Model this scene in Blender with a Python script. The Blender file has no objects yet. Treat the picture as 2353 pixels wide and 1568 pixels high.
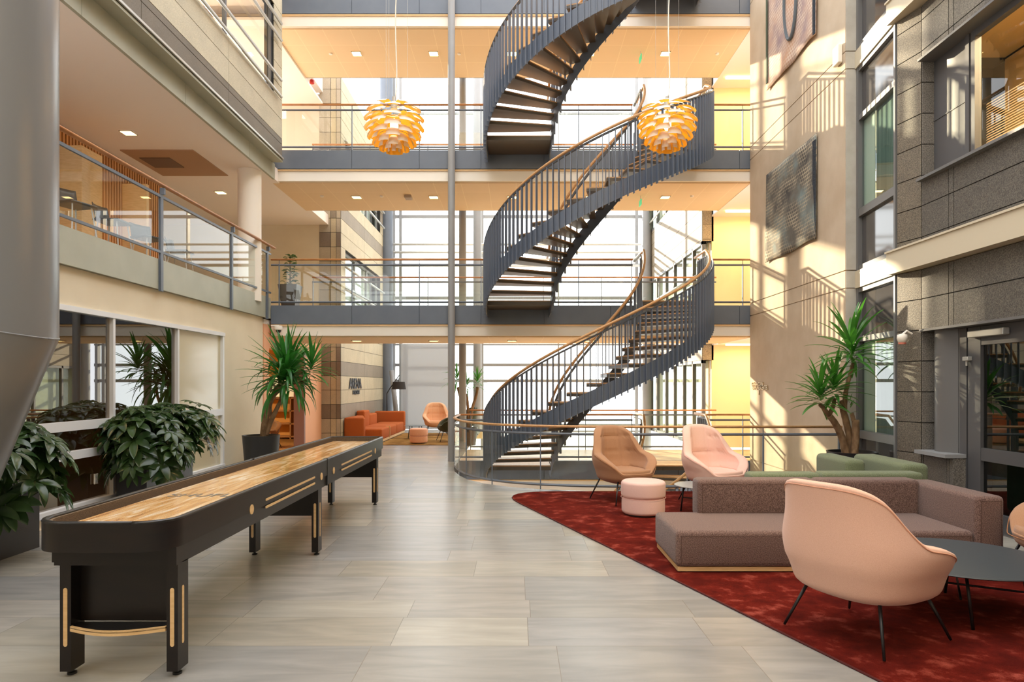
import bpy, bmesh, math, random
from mathutils import Vector, Matrix
R = math.radians
PI = math.pi
sc = bpy.context.scene
COL = sc.collection

# ------------------------------------------------------------------ camera
FPX = 1569.0                      # focal length in pixels of the 2353 px wide frame
VX, VY = 1186.0, 883.0            # where the depth lines meet
HC = 1.7                          # eye height
cam_data = bpy.data.cameras.new('camera')
cam_data.sensor_width = 36.0
cam_data.lens = FPX / 2353 * 36.0
cam_data.shift_x = -(VX - 1176.5) / 2353
cam_data.shift_y = (VY - 784.0) / 2353
cam_data.clip_start = 0.05
cam_data.clip_end = 300
cam = bpy.data.objects.new('camera', cam_data)
cam.location = (0, 0, HC)
cam.rotation_euler = (R(90), 0, 0)
COL.objects.link(cam)
sc.camera = cam

# ------------------------------------------------------------------ world, sun, exposure
sc.view_settings.view_transform = 'Standard'
sc.view_settings.look = 'None'
sc.view_settings.gamma = 1.0
sc.view_settings.exposure = 0.12
sc.view_settings.use_curve_mapping = False
world = bpy.data.worlds.new('sky')
sc.world = world
world.use_nodes = True
wn = world.node_tree.nodes
bgn = wn['Background']
bgn.inputs['Color'].default_value = (0.98, 0.98, 1.0, 1)
bgn.inputs['Strength'].default_value = 3.7
sun_data = bpy.data.lights.new('sun', 'SUN')
sun_data.energy = 14.0
sun_data.color = (1.0, 0.80, 0.56)
sun_data.angle = R(0.7)
sun = bpy.data.objects.new('sun', sun_data)
SUN_DIR = Vector((0.56, -1.0, -0.34)).normalized()
sun.rotation_euler = SUN_DIR.to_track_quat('-Z', 'Y').to_euler()
sun.location = (-6, 30, 20)
COL.objects.link(sun)
sc.cycles.use_denoising = True
sc.cycles.max_bounces = 8
sc.cycles.diffuse_bounces = 7
sc.cycles.glossy_bounces = 3
sc.cycles.transmission_bounces = 4
sc.cycles.transparent_max_bounces = 16
sc.cycles.sample_clamp_indirect = 6.0
sc.cycles.caustics_reflective = False
sc.cycles.caustics_refractive = False

# ------------------------------------------------------------------ helpers
def WX(px, Y): return (px - VX) / FPX * Y
def WZ(py, Y): return HC - (py - VY) / FPX * Y
def srgb(r, g, b):
    def f(c):
        c /= 255.0
        return c / 12.92 if c <= 0.04045 else ((c + 0.055) / 1.055) ** 2.4
    return (f(r), f(g), f(b), 1.0)

MATS = {}
def mat(name, col, rough=0.6, metal=0.0, col2=None, scale=8.0, detail=4.0, stretch=None, bump=0.0, bscale=None,
        spec=0.5, contrast=(0.35, 0.65), sheen=0.0, coat=0.0, emit=None, estr=0.0):
    if name in MATS: return MATS[name]
    m = bpy.data.materials.new(name); m.use_nodes = True
    nt = m.node_tree; n = nt.nodes; l = nt.links
    b = n['Principled BSDF']
    b.inputs['Base Color'].default_value = srgb(*col)
    b.inputs['Roughness'].default_value = rough
    b.inputs['Metallic'].default_value = metal
    b.inputs['Specular IOR Level'].default_value = spec
    if sheen: b.inputs['Sheen Weight'].default_value = sheen
    if coat: b.inputs['Coat Weight'].default_value = coat
    if emit:
        b.inputs['Emission Color'].default_value = srgb(*emit)
        b.inputs['Emission Strength'].default_value = estr
    if col2 or bump:
        tc = n.new('ShaderNodeTexCoord')
        mp = n.new('ShaderNodeMapping')
        if stretch: mp.inputs['Scale'].default_value = stretch
        l.new(tc.outputs['Object'], mp.inputs['Vector'])
    if col2:
        nz = n.new('ShaderNodeTexNoise'); nz.inputs['Scale'].default_value = scale; nz.inputs['Detail'].default_value = detail
        l.new(mp.outputs[0], nz.inputs['Vector'])
        cr = n.new('ShaderNodeValToRGB')
        cr.color_ramp.elements[0].position = contrast[0]; cr.color_ramp.elements[0].color = srgb(*col)
        cr.color_ramp.elements[1].position = contrast[1]; cr.color_ramp.elements[1].color = srgb(*col2)
        l.new(nz.outputs['Fac'], cr.inputs['Fac']); l.new(cr.outputs['Color'], b.inputs['Base Color'])
    if bump:
        nb = n.new('ShaderNodeTexNoise'); nb.inputs['Scale'].default_value = bscale or scale; nb.inputs['Detail'].default_value = 3
        l.new(mp.outputs[0], nb.inputs['Vector'])
        bp = n.new('ShaderNodeBump'); bp.inputs['Strength'].default_value = bump; bp.inputs['Distance'].default_value = 0.01
        l.new(nb.outputs['Fac'], bp.inputs['Height']); l.new(bp.outputs['Normal'], b.inputs['Normal'])
    MATS[name] = m
    return m

def glass_mat(name, tint, refl=0.12, alpha=0.9, rough=0.0):
    """thin pane: transparent tinted + mirror, mixed by a real Fresnel-like weight"""
    if name in MATS: return MATS[name]
    m = bpy.data.materials.new(name); m.use_nodes = True
    nt = m.node_tree; n = nt.nodes; l = nt.links
    n.remove(n['Principled BSDF'])
    out = n['Material Output']
    tr = n.new('ShaderNodeBsdfTransparent'); tr.inputs['Color'].default_value = srgb(*tint)
    gl = n.new('ShaderNodeBsdfGlossy'); gl.inputs['Roughness'].default_value = rough
    gl.inputs['Color'].default_value = (0.95, 0.97, 0.97, 1)
    lw = n.new('ShaderNodeLayerWeight'); lw.inputs['Blend'].default_value = refl
    mx = n.new('ShaderNodeMixShader')
    ge = n.new('ShaderNodeNewGeometry'); inv = n.new('ShaderNodeMath'); inv.operation = 'SUBTRACT'; inv.inputs[0].default_value = 1.0
    l.new(ge.outputs['Backfacing'], inv.inputs[1])
    ml = n.new('ShaderNodeMath'); ml.operation = 'MULTIPLY'   # the inner side of the thin pane does not mirror again
    l.new(lw.outputs['Fresnel'], ml.inputs[0]); l.new(inv.outputs[0], ml.inputs[1])
    l.new(ml.outputs[0], mx.inputs['Fac']); l.new(tr.outputs[0], mx.inputs[1]); l.new(gl.outputs[0], mx.inputs[2])
    l.new(mx.outputs[0], out.inputs['Surface'])
    MATS[name] = m
    return m

def attr_mat(name, rough=0.4, bump=0.0, streak=None, noise_scale=3.0, mixamt=0.35, speck=None, spec=0.5):
    """colour from the mesh's 'tile' colour attribute with stone noise on top"""
    if name in MATS: return MATS[name]
    m = bpy.data.materials.new(name); m.use_nodes = True
    nt = m.node_tree; n = nt.nodes; l = nt.links
    b = n['Principled BSDF']; b.inputs['Roughness'].default_value = rough
    b.inputs['Specular IOR Level'].default_value = spec
    at = n.new('ShaderNodeAttribute'); at.attribute_name = 'tile'
    tc = n.new('ShaderNodeTexCoord'); mp = n.new('ShaderNodeMapping')
    if streak: mp.inputs['Scale'].default_value = streak
    l.new(tc.outputs['Object'], mp.inputs['Vector'])
    add = n.new('ShaderNodeVectorMath'); add.operation = 'ADD'
    sc2 = n.new('ShaderNodeVectorMath'); sc2.operation = 'SCALE'; sc2.inputs['Scale'].default_value = 37.0
    l.new(at.outputs['Color'], sc2.inputs[0]); l.new(mp.outputs[0], add.inputs[0]); l.new(sc2.outputs[0], add.inputs[1])
    nz = n.new('ShaderNodeTexNoise'); nz.inputs['Scale'].default_value = noise_scale; nz.inputs['Detail'].default_value = 6
    nz.inputs['Distortion'].default_value = 0.6
    l.new(add.outputs[0], nz.inputs['Vector'])
    cr = n.new('ShaderNodeValToRGB')
    cr.color_ramp.elements[0].position = 0.3; cr.color_ramp.elements[0].color = (1 - mixamt,) * 3 + (1,)
    cr.color_ramp.elements[1].position = 0.68; cr.color_ramp.elements[1].color = (1.06, 1.05, 1.03, 1)
    l.new(nz.outputs['Fac'], cr.inputs['Fac'])
    mul = n.new('ShaderNodeMixRGB'); mul.blend_type = 'MULTIPLY'; mul.inputs['Fac'].default_value = 1
    l.new(at.outputs['Color'], mul.inputs[1]); l.new(cr.outputs[0], mul.inputs[2])
    last = mul
    if speck:
        s = n.new('ShaderNodeTexNoise'); s.inputs['Scale'].default_value = speck[0]; s.inputs['Detail'].default_value = 2
        l.new(tc.outputs['Object'], s.inputs['Vector'])
        c2 = n.new('ShaderNodeValToRGB')
        c2.color_ramp.elements[0].position = 0.38; c2.color_ramp.elements[0].color = (speck[1],) * 3 + (1,)
        c2.color_ramp.elements[1].position = 0.66; c2.color_ramp.elements[1].color = (speck[2],) * 3 + (1,)
        l.new(s.outputs['Fac'], c2.inputs['Fac'])
        m2 = n.new('ShaderNodeMixRGB'); m2.blend_type = 'MULTIPLY'; m2.inputs['Fac'].default_value = 1
        l.new(mul.outputs[0], m2.inputs[1]); l.new(c2.outputs[0], m2.inputs[2]); last = m2
        if bump:
            bp = n.new('ShaderNodeBump'); bp.inputs['Strength'].default_value = bump; bp.inputs['Distance'].default_value = 0.01
            l.new(s.outputs['Fac'], bp.inputs['Height']); l.new(bp.outputs['Normal'], b.inputs['Normal'])
    l.new(last.outputs[0], b.inputs['Base Color'])
    MATS[name] = m
    return m

def root_off(o):
    v = Vector((0, 0, 0))
    while o is not None:
        v += o.location; o = o.parent
    return v

def rounded_box_bm(bm, x0, y0, z0, x1, y1, z1, r, seg=3):
    tmp = bmesh.new()
    bmesh.ops.create_cube(tmp, size=1.0)
    for v in tmp.verts:
        v.co = Vector((x0 + (v.co.x + .5) * (x1 - x0), y0 + (v.co.y + .5) * (y1 - y0), z0 + (v.co.z + .5) * (z1 - z0)))
    r = min(r, abs(x1 - x0) * .49, abs(y1 - y0) * .49, abs(z1 - z0) * .49)
    bmesh.ops.bevel(tmp, geom=list(tmp.edges), offset=r, segments=seg, affect='EDGES', profile=0.5)
    me = bpy.data.meshes.new('tmp'); tmp.to_mesh(me); tmp.free()
    bm.from_mesh(me); bpy.data.meshes.remove(me)

class MB:
    def __init__(s):
        s.bm = bmesh.new(); s.cols = None
    def v(s, p): return s.bm.verts.new(p)
    def f(s, vs):
        try: return s.bm.faces.new(vs)
        except ValueError: return None
    def quad(s, a, b, c, d): return s.f([s.v(a), s.v(b), s.v(c), s.v(d)])
    def box(s, x0, y0, z0, x1, y1, z1):
        if x0 > x1: x0, x1 = x1, x0
        if y0 > y1: y0, y1 = y1, y0
        if z0 > z1: z0, z1 = z1, z0
        p = [s.v((x, y, z)) for z in (z0, z1) for y in (y0, y1) for x in (x0, x1)]
        fs = []
        for q in ((0, 2, 3, 1), (4, 5, 7, 6), (0, 1, 5, 4), (2, 6, 7, 3), (0, 4, 6, 2), (1, 3, 7, 5)):
            fs.append(s.f([p[i] for i in q]))
        return fs
    def rbox(s, x0, y0, z0, x1, y1, z1, r=0.02, seg=3):
        rounded_box_bm(s.bm, x0, y0, z0, x1, y1, z1, r, seg); return s
    def prism(s, poly, z0, z1):
        a = [s.v((x, y, z0)) for x, y in poly]; b = [s.v((x, y, z1)) for x, y in poly]
        n = len(poly)
        s.f(list(reversed(a))); s.f(b)
        for i in range(n): s.f([a[i], a[(i + 1) % n], b[(i + 1) % n], b[i]])
    def tube(s, pts, r, n=8, caps=True, sx=1.0, sy=1.0):
        pts = [Vector(p) for p in pts]; rings = []
        rr = r if isinstance(r, (list, tuple)) else [r] * len(pts)
        up = Vector((0, 0, 1)); prev = None
        for i, p in enumerate(pts):
            if i == 0: d = pts[1] - p
            elif i == len(pts) - 1: d = p - pts[i - 1]
            else: d = (pts[i + 1] - p).normalized() + (p - pts[i - 1]).normalized()
            if d.length < 1e-9: d = Vector((0, 0, 1))
            d.normalize()
            if prev is None:
                a = up if abs(d.z) < 0.95 else Vector((0, 1, 0))
                u = d.cross(a).normalized()
            else:
                u = (prev - d * prev.dot(d))
                u = u.normalized() if u.length > 1e-6 else d.orthogonal().normalized()
            prev = u; w = u.cross(d).normalized()
            rings.append([s.v(p + u * (math.cos(t * 2 * PI / n) * rr[i] * sx) + w * (math.sin(t * 2 * PI / n) * rr[i] * sy)) for t in range(n)])
        for i in range(len(rings) - 1):
            for t in range(n):
                s.f([rings[i][t], rings[i][(t + 1) % n], rings[i + 1][(t + 1) % n], rings[i + 1][t]])
        if caps:
            s.f(list(reversed(rings[0]))); s.f(rings[-1])
        return s
    def lathe(s, prof, c=(0, 0, 0), n=32):
        rings = []
        for r, z in prof:
            if r < 1e-6: rings.append([s.v((c[0], c[1], c[2] + z))])
            else: rings.append([s.v((c[0] + r * math.cos(t * 2 * PI / n), c[1] + r * math.sin(t * 2 * PI / n), c[2] + z)) for t in range(n)])
        for i in range(len(rings) - 1):
            a, b = rings[i], rings[i + 1]
            for t in range(n):
                a0 = a[t % len(a)]; a1 = a[(t + 1) % len(a)]; b0 = b[t % len(b)]; b1 = b[(t + 1) % len(b)]
                q = []
                for x in (a0, a1, b1, b0):
                    if x not in q: q.append(x)
                if len(q) > 2: s.f(q)
        return s
    def grid(s, fn, nu, nv, close_u=False):
        g = [[s.v(fn(i, j)) for j in range(nv)] for i in range(nu)]
        for i in range(nu if close_u else nu - 1):
            for j in range(nv - 1):
                s.f([g[i][j], g[(i + 1) % nu][j], g[(i + 1) % nu][j + 1], g[i][j + 1]])
        return g
    def build(s, name, m, parent=None, smooth=False, flip=False, solid=0.0):
        bmesh.ops.recalc_face_normals(s.bm, faces=s.bm.faces)
        me = bpy.data.meshes.new(name)
        off = root_off(parent)
        for v in s.bm.verts: v.co -= off
        if smooth:
            for f in s.bm.faces: f.smooth = True
        s.bm.to_mesh(me); s.bm.free()
        if smooth == 'auto':
            me.set_sharp_from_angle(angle=R(40))
        o = bpy.data.objects.new(name, me)
        if isinstance(m, (list, tuple)):
            for mm in m: me.materials.append(mm)
        else: me.materials.append(m)
        COL.objects.link(o)
        o.parent = parent
        if solid:
            md = o.modifiers.new('thickness', 'SOLIDIFY'); md.thickness = solid; md.offset = 0
        return o

def thing(name, label, cat, loc=(0, 0, 0), group=None):
    o = bpy.data.objects.new(name, None); COL.objects.link(o); o.empty_display_size = 0.1
    o.location = loc; o['label'] = label; o['category'] = cat
    if group: o['group'] = group
    return o
def tag(o, label, cat, group=None):
    o['label'] = label; o['category'] = cat
    if group: o['group'] = group
    return o
def struct(o, label=None, cat=None):
    o['kind'] = 'structure'
    if label: o['label'] = label
    if cat: o['category'] = cat
    return o
def sthing(name, label, cat, loc=(0, 0, 0)):
    return struct(thing(name, label, cat, loc))
def dup(root, loc=None, rotz=None, label=None, group=None):
    def cp(o, par):
        c = o.copy(); COL.objects.link(c); c.parent = par
        for ch in o.children: cp(ch, c)
        return c
    r = cp(root, None)
    if loc is not None: r.location = loc
    if rotz is not None: r.rotation_euler = (0, 0, rotz)
    if label: r['label'] = label
    if group: r['group'] = group
    return r
def bx(name, m, parent, *a):
    b = MB(); b.box(*a); return b.build(name, m, parent)
def sbx(name, m, label, cat, *a):
    return struct(bx(name, m, None, *a), label, cat)
def text_obj(name, txt, size, m, parent, M4, extrude=0.01, sx=1.0, font_bold=0.0):
    cu = bpy.data.curves.new(name, 'FONT'); cu.body = txt; cu.size = size; cu.extrude = extrude
    cu.align_x = 'CENTER'; cu.align_y = 'CENTER'; cu.offset = font_bold
    t = bpy.data.objects.new(name, cu); COL.objects.link(t)
    dg = bpy.context.evaluated_depsgraph_get()
    me = bpy.data.meshes.new_from_object(t.evaluated_get(dg))
    bpy.data.objects.remove(t); bpy.data.curves.remove(cu)
    me.transform(Matrix.Diagonal((sx, 1, 1, 1))); me.transform(M4)
    off = root_off(parent); me.transform(Matrix.Translation(-off))
    me.materials.clear(); me.materials.append(m)
    o = bpy.data.objects.new(name, me); COL.objects.link(o); o.parent = parent
    return o

# ------------------------------------------------------------------ materials
M_conc = mat('concrete', (196, 180, 158), 0.85, col2=(182, 164, 140), scale=2.2, detail=8, contrast=(.3, .7), bump=.12, bscale=60)
M_concl = mat('concrete_pale', (190, 186, 176), 0.85, col2=(178, 173, 162), scale=5, detail=8, bump=.08, bscale=60)
M_cream = mat('cream_paint', (226, 215, 190), 0.8, col2=(220, 208, 182), scale=1.5)
M_white = mat('white_paint', (238, 232, 220), 0.6)
M_ceil = mat('ceiling_paint', (242, 234, 226), 0.9)
M_pink = mat('pink_paint', (236, 178, 140), 0.8)
M_yellow = mat('yellow_paint', (246, 220, 168), 0.7)
M_steel = mat('slate_steel', (98, 107, 120), 0.45, col2=(103, 112, 124), scale=3)
M_steeld = mat('dark_stair_steel', (92, 102, 118), 0.42)
M_under = mat('tread_soffit', (78, 70, 62), 0.35, spec=0.5)
M_blade = mat('baluster_steel', (100, 110, 126), 0.4)
M_grey = mat('column_grey', (150, 152, 154), 0.4, col2=(144, 146, 148), scale=2, spec=.5)
M_pipe = mat('big_column_grey', (122, 124, 127), 0.28, spec=.5, bump=.05, bscale=14)
M_wood = mat('oak_rail', (200, 156, 108), 0.45, col2=(182, 136, 90), scale=6, stretch=(3, 3, 12), detail=5)
M_woodd = mat('orange_rail', (196, 136, 80), 0.4, col2=(178, 116, 64), scale=6, detail=5)
M_birch = mat('birch', (226, 190, 138), 0.5, col2=(214, 176, 122), scale=9, stretch=(1, 1, 6))
M_glass = glass_mat('rail_glass', (251, 253, 251), 0.36)
M_fglass = glass_mat('facade_glass', (251, 253, 252), 0.33)
M_dglass = glass_mat('dark_window_glass', (176, 176, 172), 0.5)
M_gglass = glass_mat('green_window_glass', (240, 247, 244), 0.42)
M_alu = mat('aluminium', (186, 186, 182), 0.4, metal=0.3)
M_frame = mat('frame_grey', (104, 104, 104), 0.45)
M_framed = mat('frame_dark', (82, 82, 84), 0.45)
M_band = mat('light_metal_band', (206, 196, 172), 0.5, metal=0.15)
M_greenm = mat('sage_metal', (172, 174, 158), 0.5, col2=(164, 166, 150), scale=2)
M_granite = attr_mat('granite_dark', 0.62, bump=.35, noise_scale=2.5, mixamt=.12, speck=(95, .62, 1.7))
M_stone = attr_mat('stone_cladding', 0.7, bump=.15, noise_scale=2.0, mixamt=.10, speck=(110, .86, 1.15))
M_tile = attr_mat('floor_tile', 0.27, streak=(1.0, 5.0, 1.0), noise_scale=1.6, mixamt=.20, spec=.5)
M_black = mat('black_metal', (30, 31, 33), 0.4)
M_blackp = mat('black_pot', (38, 39, 42), 0.42)
M_lampw = mat('downlight_glow', (255, 235, 190), 0.5, emit=(255, 214, 140), estr=14)
M_warmstrip = mat('strip_glow', (255, 235, 190), 0.5, emit=(255, 222, 150), estr=8)
M_blind = mat('roller_blind', (214, 212, 206), 0.8)
M_curtain = mat('teal_curtain', (66, 124, 116), 0.8, col2=(48, 96, 92), scale=4, stretch=(1, 8, .1))
M_curtl = mat('pale_curtain', (120, 136, 130), 0.8, col2=(90, 108, 104), scale=4, stretch=(1, 8, .1))

def perf_mat():
    m = bpy.data.materials.new('perforated_ceiling'); m.use_nodes = True
    nt = m.node_tree; n = nt.nodes; l = nt.links; b = n['Principled BSDF']; b.inputs['Roughness'].default_value = .8
    tc = n.new('ShaderNodeTexCoord')
    br = n.new('ShaderNodeTexBrick'); br.offset = 0.0
    br.inputs['Scale'].default_value = 1.0; br.inputs['Brick Width'].default_value = 0.62; br.inputs['Row Height'].default_value = 0.85
    br.inputs['Mortar Size'].default_value = 0.006; br.inputs['Mortar Smooth'].default_value = 0.3
    br.inputs['Color1'].default_value = srgb(232, 206, 168); br.inputs['Color2'].default_value = srgb(229, 203, 164)
    br.inputs['Mortar'].default_value = srgb(244, 222, 184)
    l.new(tc.outputs['Object'], br.inputs['Vector'])
    vo = n.new('ShaderNodeTexVoronoi'); vo.inputs['Scale'].default_value = 55; vo.inputs['Randomness'].default_value = 0
    l.new(tc.outputs['Object'], vo.inputs['Vector'])
    cr = n.new('ShaderNodeValToRGB'); cr.color_ramp.elements[0].position = .22; cr.color_ramp.elements[0].color = (.62, .62, .62, 1)
    cr.color_ramp.elements[1].position = .3; cr.color_ramp.elements[1].color = (1, 1, 1, 1)
    l.new(vo.outputs['Distance'], cr.inputs['Fac'])
    mx = n.new('ShaderNodeMixRGB'); mx.blend_type = 'MULTIPLY'; mx.inputs['Fac'].default_value = 1
    l.new(br.outputs['Color'], mx.inputs[1]); l.new(cr.outputs[0], mx.inputs[2]); l.new(mx.outputs[0], b.inputs['Base Color'])
    return m
M_perf = perf_mat()

# ------------------------------------------------------------------ levels
ST = 3.449
YB, YE = 15.16, 17.75            # front and back of the bridges
LEV = [0.0, ST, 2 * ST, 3 * ST]
CX, CY, RO, RI = 1.68, 14.28, 2.34, 0.93   # stair axis and radii

# ------------------------------------------------------------------ floor
def paint(me, cols):
    a = me.color_attributes.new('tile', 'FLOAT_COLOR', 'CORNER')
    for p in me.polygons:
        c = cols[p.index]
        for li in p.loop_indices: a.data[li].color = (c[0], c[1], c[2], 1)

rnd = random.Random(7)
VOID = [(-1.27, 15.16), (-1.27, 13.9), (-1.2, 13.3), (-1.06, 12.7), (-.86, 12.15), (-.56, 11.68), (-.1, 11.27), (.5, 11.0), (1.1, 10.86), (1.7, 10.8), (5.2, 10.8)]
def build_floor():
    bm = bmesh.new()
    out = [(-5.5, -3.0), (5.45, -3.0), (5.45, 9.0), (5.34, 10.75), (5.2, 10.78)]
    out += list(reversed(VOID[:-1])) + [(-1.27, 26.2), (-5.5, 26.2)]
    f0 = bm.faces.new([bm.verts.new((x, y, 0)) for x, y in out])
    rows = []; y = -3.0; k = 0
    ph = [0.54, 0.40, 0.66]
    # row joints measured at 4.43, 4.97, 5.37, 6.03 ...
    y = 4.43 - 1.6 * 5
    cuts = []
    while y < 26.3:
        for h in ph:
            if -3 < y < 26.2: cuts.append(y)
            y += h
    g = .0025
    for c in cuts:
        for d in (-g, g):
            bmesh.ops.bisect_plane(bm, geom=bm.verts[:] + bm.edges[:] + bm.faces[:], plane_co=(0, c + d, 0), plane_no=(0, 1, 0))
    ys = [-3.0] + cuts + [26.2]
    xcuts = {}
    for i in range(len(ys) - 1):
        a, b = ys[i], ys[i + 1]
        x = -5.5 - rnd.uniform(0, 1.2); xs = []
        while x < 5.6:
            xs.append(x); x += rnd.choice([0.9, 1.2, 1.2, 1.5])
        xcuts[i] = xs
        for xc in xs:
            for d in (-g, g):
                fs = [f for f in bm.faces if a + g * .5 < f.calc_center_bounds().y < b - g * .5]
                if not fs: continue
                es = list({e for f in fs for e in f.edges}); vs = list({v for f in fs for v in f.verts})
                bmesh.ops.bisect_plane(bm, geom=vs + es + fs, plane_co=(xc + d, 0, 0), plane_no=(1, 0, 0))
    me = bpy.data.meshes.new('floor')
    bmesh.ops.recalc_face_normals(bm, faces=bm.faces)
    if bm.faces[:][0].normal.z < 0: bmesh.ops.reverse_faces(bm, faces=bm.faces)
    bm.to_mesh(me); bm.free()
    pal = [(150, 148, 143), (158, 155, 149), (144, 143, 140), (164, 160, 150), (154, 149, 138), (148, 147, 145), (166, 162, 152), (156, 152, 145)]
    memo = {}; cols = []
    for p in me.polygons:
        cx, cy = p.center.x, p.center.y
        row = max(i for i in range(len(ys) - 1) if cy >= ys[i] - 1e-6)
        if min(abs(cy - c) for c in ys) < g * 1.2: cols.append(srgb(128, 122, 114)[:3]); continue
        xs = xcuts[row]
        if min(abs(cx - c) for c in xs) < g * 1.2: cols.append(srgb(128, 122, 114)[:3]); continue
        j = sum(1 for c in xs if cx > c)
        key = (row, j)
        if key not in memo:
            base = rnd.choice(pal); j2 = rnd.uniform(-4, 4)
            memo[key] = srgb(*[b + j2 for b in base])[:3]
        cols.append(memo[key])
    paint(me, cols)
    me.materials.append(M_tile)
    o = bpy.data.objects.new('floor', me); COL.objects.link(o)
    struct(o, 'large grey stone tiles laid in long staggered rows', 'floor')
    return o
build_floor()
# slab edge of the opening (thin dark upstand) and the slab under it
b = MB()
for (x0, y0), (x1, y1) in zip(VOID[:-1], VOID[1:]):
    b.quad((x0, y0, -.42), (x1, y1, -.42), (x1, y1, .0), (x0, y0, .0))
struct(b.build('trim_1', M_steel, None), 'grey steel edge of the round floor opening', 'trim')
M_lowfloor = mat('lower_floor', (214, 186, 140), 0.35, col2=(200, 168, 118), scale=3)
sbx('floor_lower', M_lowfloor, 'pale floor of the storey below, seen down through the opening', 'floor', -6, 3, -ST - .1, 9, 26.2, -ST)
sbx('wall_lower', M_cream, 'wall of the storey below under the lounge floor', 'wall', -1.6, 10.2, -ST, 5.4, 10.3, -.45)

# ------------------------------------------------------------------ clad walls (panel meshes)
def clad(name, label, matl, panels, axis, plane, facing, thick=.12, gap=.006, back=(40, 38, 36)):
    """panels: (a0, a1, z0, z1, colour); axis 'x' -> wall in the YZ plane at x=plane, 'y' -> XZ plane"""
    b = MB(); cols = []
    def add(a0, a1, z0, z1, d0, d1, c):
        if axis == 'x': fs = b.box(d0, a0, z0, d1, a1, z1)
        else: fs = b.box(a0, d0, z0, a1, d1, z1)
        cols.extend([c] * 6)
    for a0, a1, z0, z1, c in panels:
        j = rnd.uniform(-3, 3)
        add(a0 + gap, a1 - gap, z0 + gap, z1 - gap, plane, plane + facing * -thick, srgb(*[q + j for q in c])[:3])
        add(a0, a1, z0, z1, plane + facing * -.015, plane + facing * -(thick + .01), srgb(*back)[:3])
    me_cols = cols
    o = b.build(name, matl, None)
    paint(o.data, me_cols)
    return struct(o, label, 'wall')

# ---- right side -----------------------------------------------------------
# concrete wall with horizontal reveals at the storeys
b = MB()
zs = [-ST, -.25, .03]
segs = []
z = -ST
edges = [-ST - .1]
for L in LEV:
    edges += [L - .24, L + .04]
edges += [14.0]
for i in range(len(edges) - 1):
    b.box(5.18, 10.75, edges[i] + .008, 5.60, 15.12, edges[i + 1] - .008)
b.box(5.20, 10.77, -ST - .1, 5.60, 15.1, 14.0)
struct(b.build('wall_right', M_conc, None), 'tall warm grey concrete wall with thin reveals, hung with textiles', 'wall')
b = MB()
for i in range(len(edges) - 1):
    b.box(5.185, 10.735, edges[i] + .008, 5.37, 10.748, edges[i + 1] - .008)
struct(b.build('trim_2', M_concl, None), 'pale vertical end strip of the concrete wall', 'trim')

# stacked corner windows between concrete and granite (slightly angled in plan)
M_opq = mat('opaque_grey_glass', (74, 72, 72), .08, spec=.9)
GA, GB = (5.375, 10.73), (5.225, 9.36)
def gp(t, off=0.0):
    x = GA[0] + (GB[0] - GA[0]) * t; y = GA[1] + (GB[1] - GA[1]) * t
    nx, ny = -(GB[1] - GA[1]), (GB[0] - GA[0]); L = math.hypot(nx, ny); nx /= L; ny /= L
    return x + nx * off, y + ny * off
def gslab(name, m, par, t0, t1, z0, z1, o0, o1):
    b = MB(); b.prism([gp(t0, o0), gp(t1, o0), gp(t1, o1), gp(t0, o1)], z0, z1); return b.build(name, m, par)
wnum = [0]
def next_window():
    wnum[0] += 1; return 'window_%d' % wnum[0]
names = ['ground level', 'first upper level', 'second upper level', 'top level']
for li, L in enumerate(LEV[:3]):
    w = sthing(next_window(), 'narrow grey framed corner window beside the granite at the %s' % names[li], 'window', (5.3, 10.0, L))
    b = MB()
    for t0, t1 in ((0, .06), (.965, 1)):
        b.prism([gp(t0, -.03), gp(t1, -.03), gp(t1, .09), gp(t0, .09)], L + .02, L + 3.2)
    for z0, z1 in ((.02, .1), (.86, .98), (2.36, 2.44), (3.13, 3.2)):
        b.prism([gp(.06, -.025), gp(.965, -.025), gp(.965, .08), gp(.06, .08)], L + z0, L + z1)
    b.build('frame', M_frame, w)
    for z0, z1, m in ((.1, .86, M_opq), (.98, 2.36, M_gglass), (2.44, 3.13, M_opq)):
        gslab('pane', m, w, .06, .965, L + z0, L + z1, .03, .04)
    gslab('curtain', M_curtl, w, .36, .98, L + .98, L + 2.36, .075, .085); gslab('lit_reveal_strip', mat('lit_reveal_tone', (196, 206, 196), .8), w, .03, .35, L + .98, L + 2.36, .06, .07)  # pale strip stands in for the window reveal, its light painted in
    struct(gslab('trim_%d' % (3 + li), M_band, None, 0, 1, L + 3.2, L + 3.47, -.05, .12), 'pale metal spandrel above the corner window, %s' % names[li], 'trim')
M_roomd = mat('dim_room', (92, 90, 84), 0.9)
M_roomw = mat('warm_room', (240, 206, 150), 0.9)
# rooms behind the right facade
b = MB()
b.box(7.4, -3, -.02, 7.5, 10.7, 14); b.box(5.9, 10.60, 0, 7.5, 10.70, 14)
for L in LEV: b.box(5.48, -3, L - .3, 7.5, 10.6, L)
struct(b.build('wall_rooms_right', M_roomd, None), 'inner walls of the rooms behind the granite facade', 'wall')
bx_ = MB(); bx_.box(7.3, 2, ST + .02, 7.38, 10.2, ST + 3.1)
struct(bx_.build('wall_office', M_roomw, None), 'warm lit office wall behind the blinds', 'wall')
sbx('ceiling_office', M_roomw, 'warm office ceiling behind the upper window', 'ceiling', 5.56, 2, ST + 3.13, 7.3, 10.2, ST + 3.18)

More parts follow.
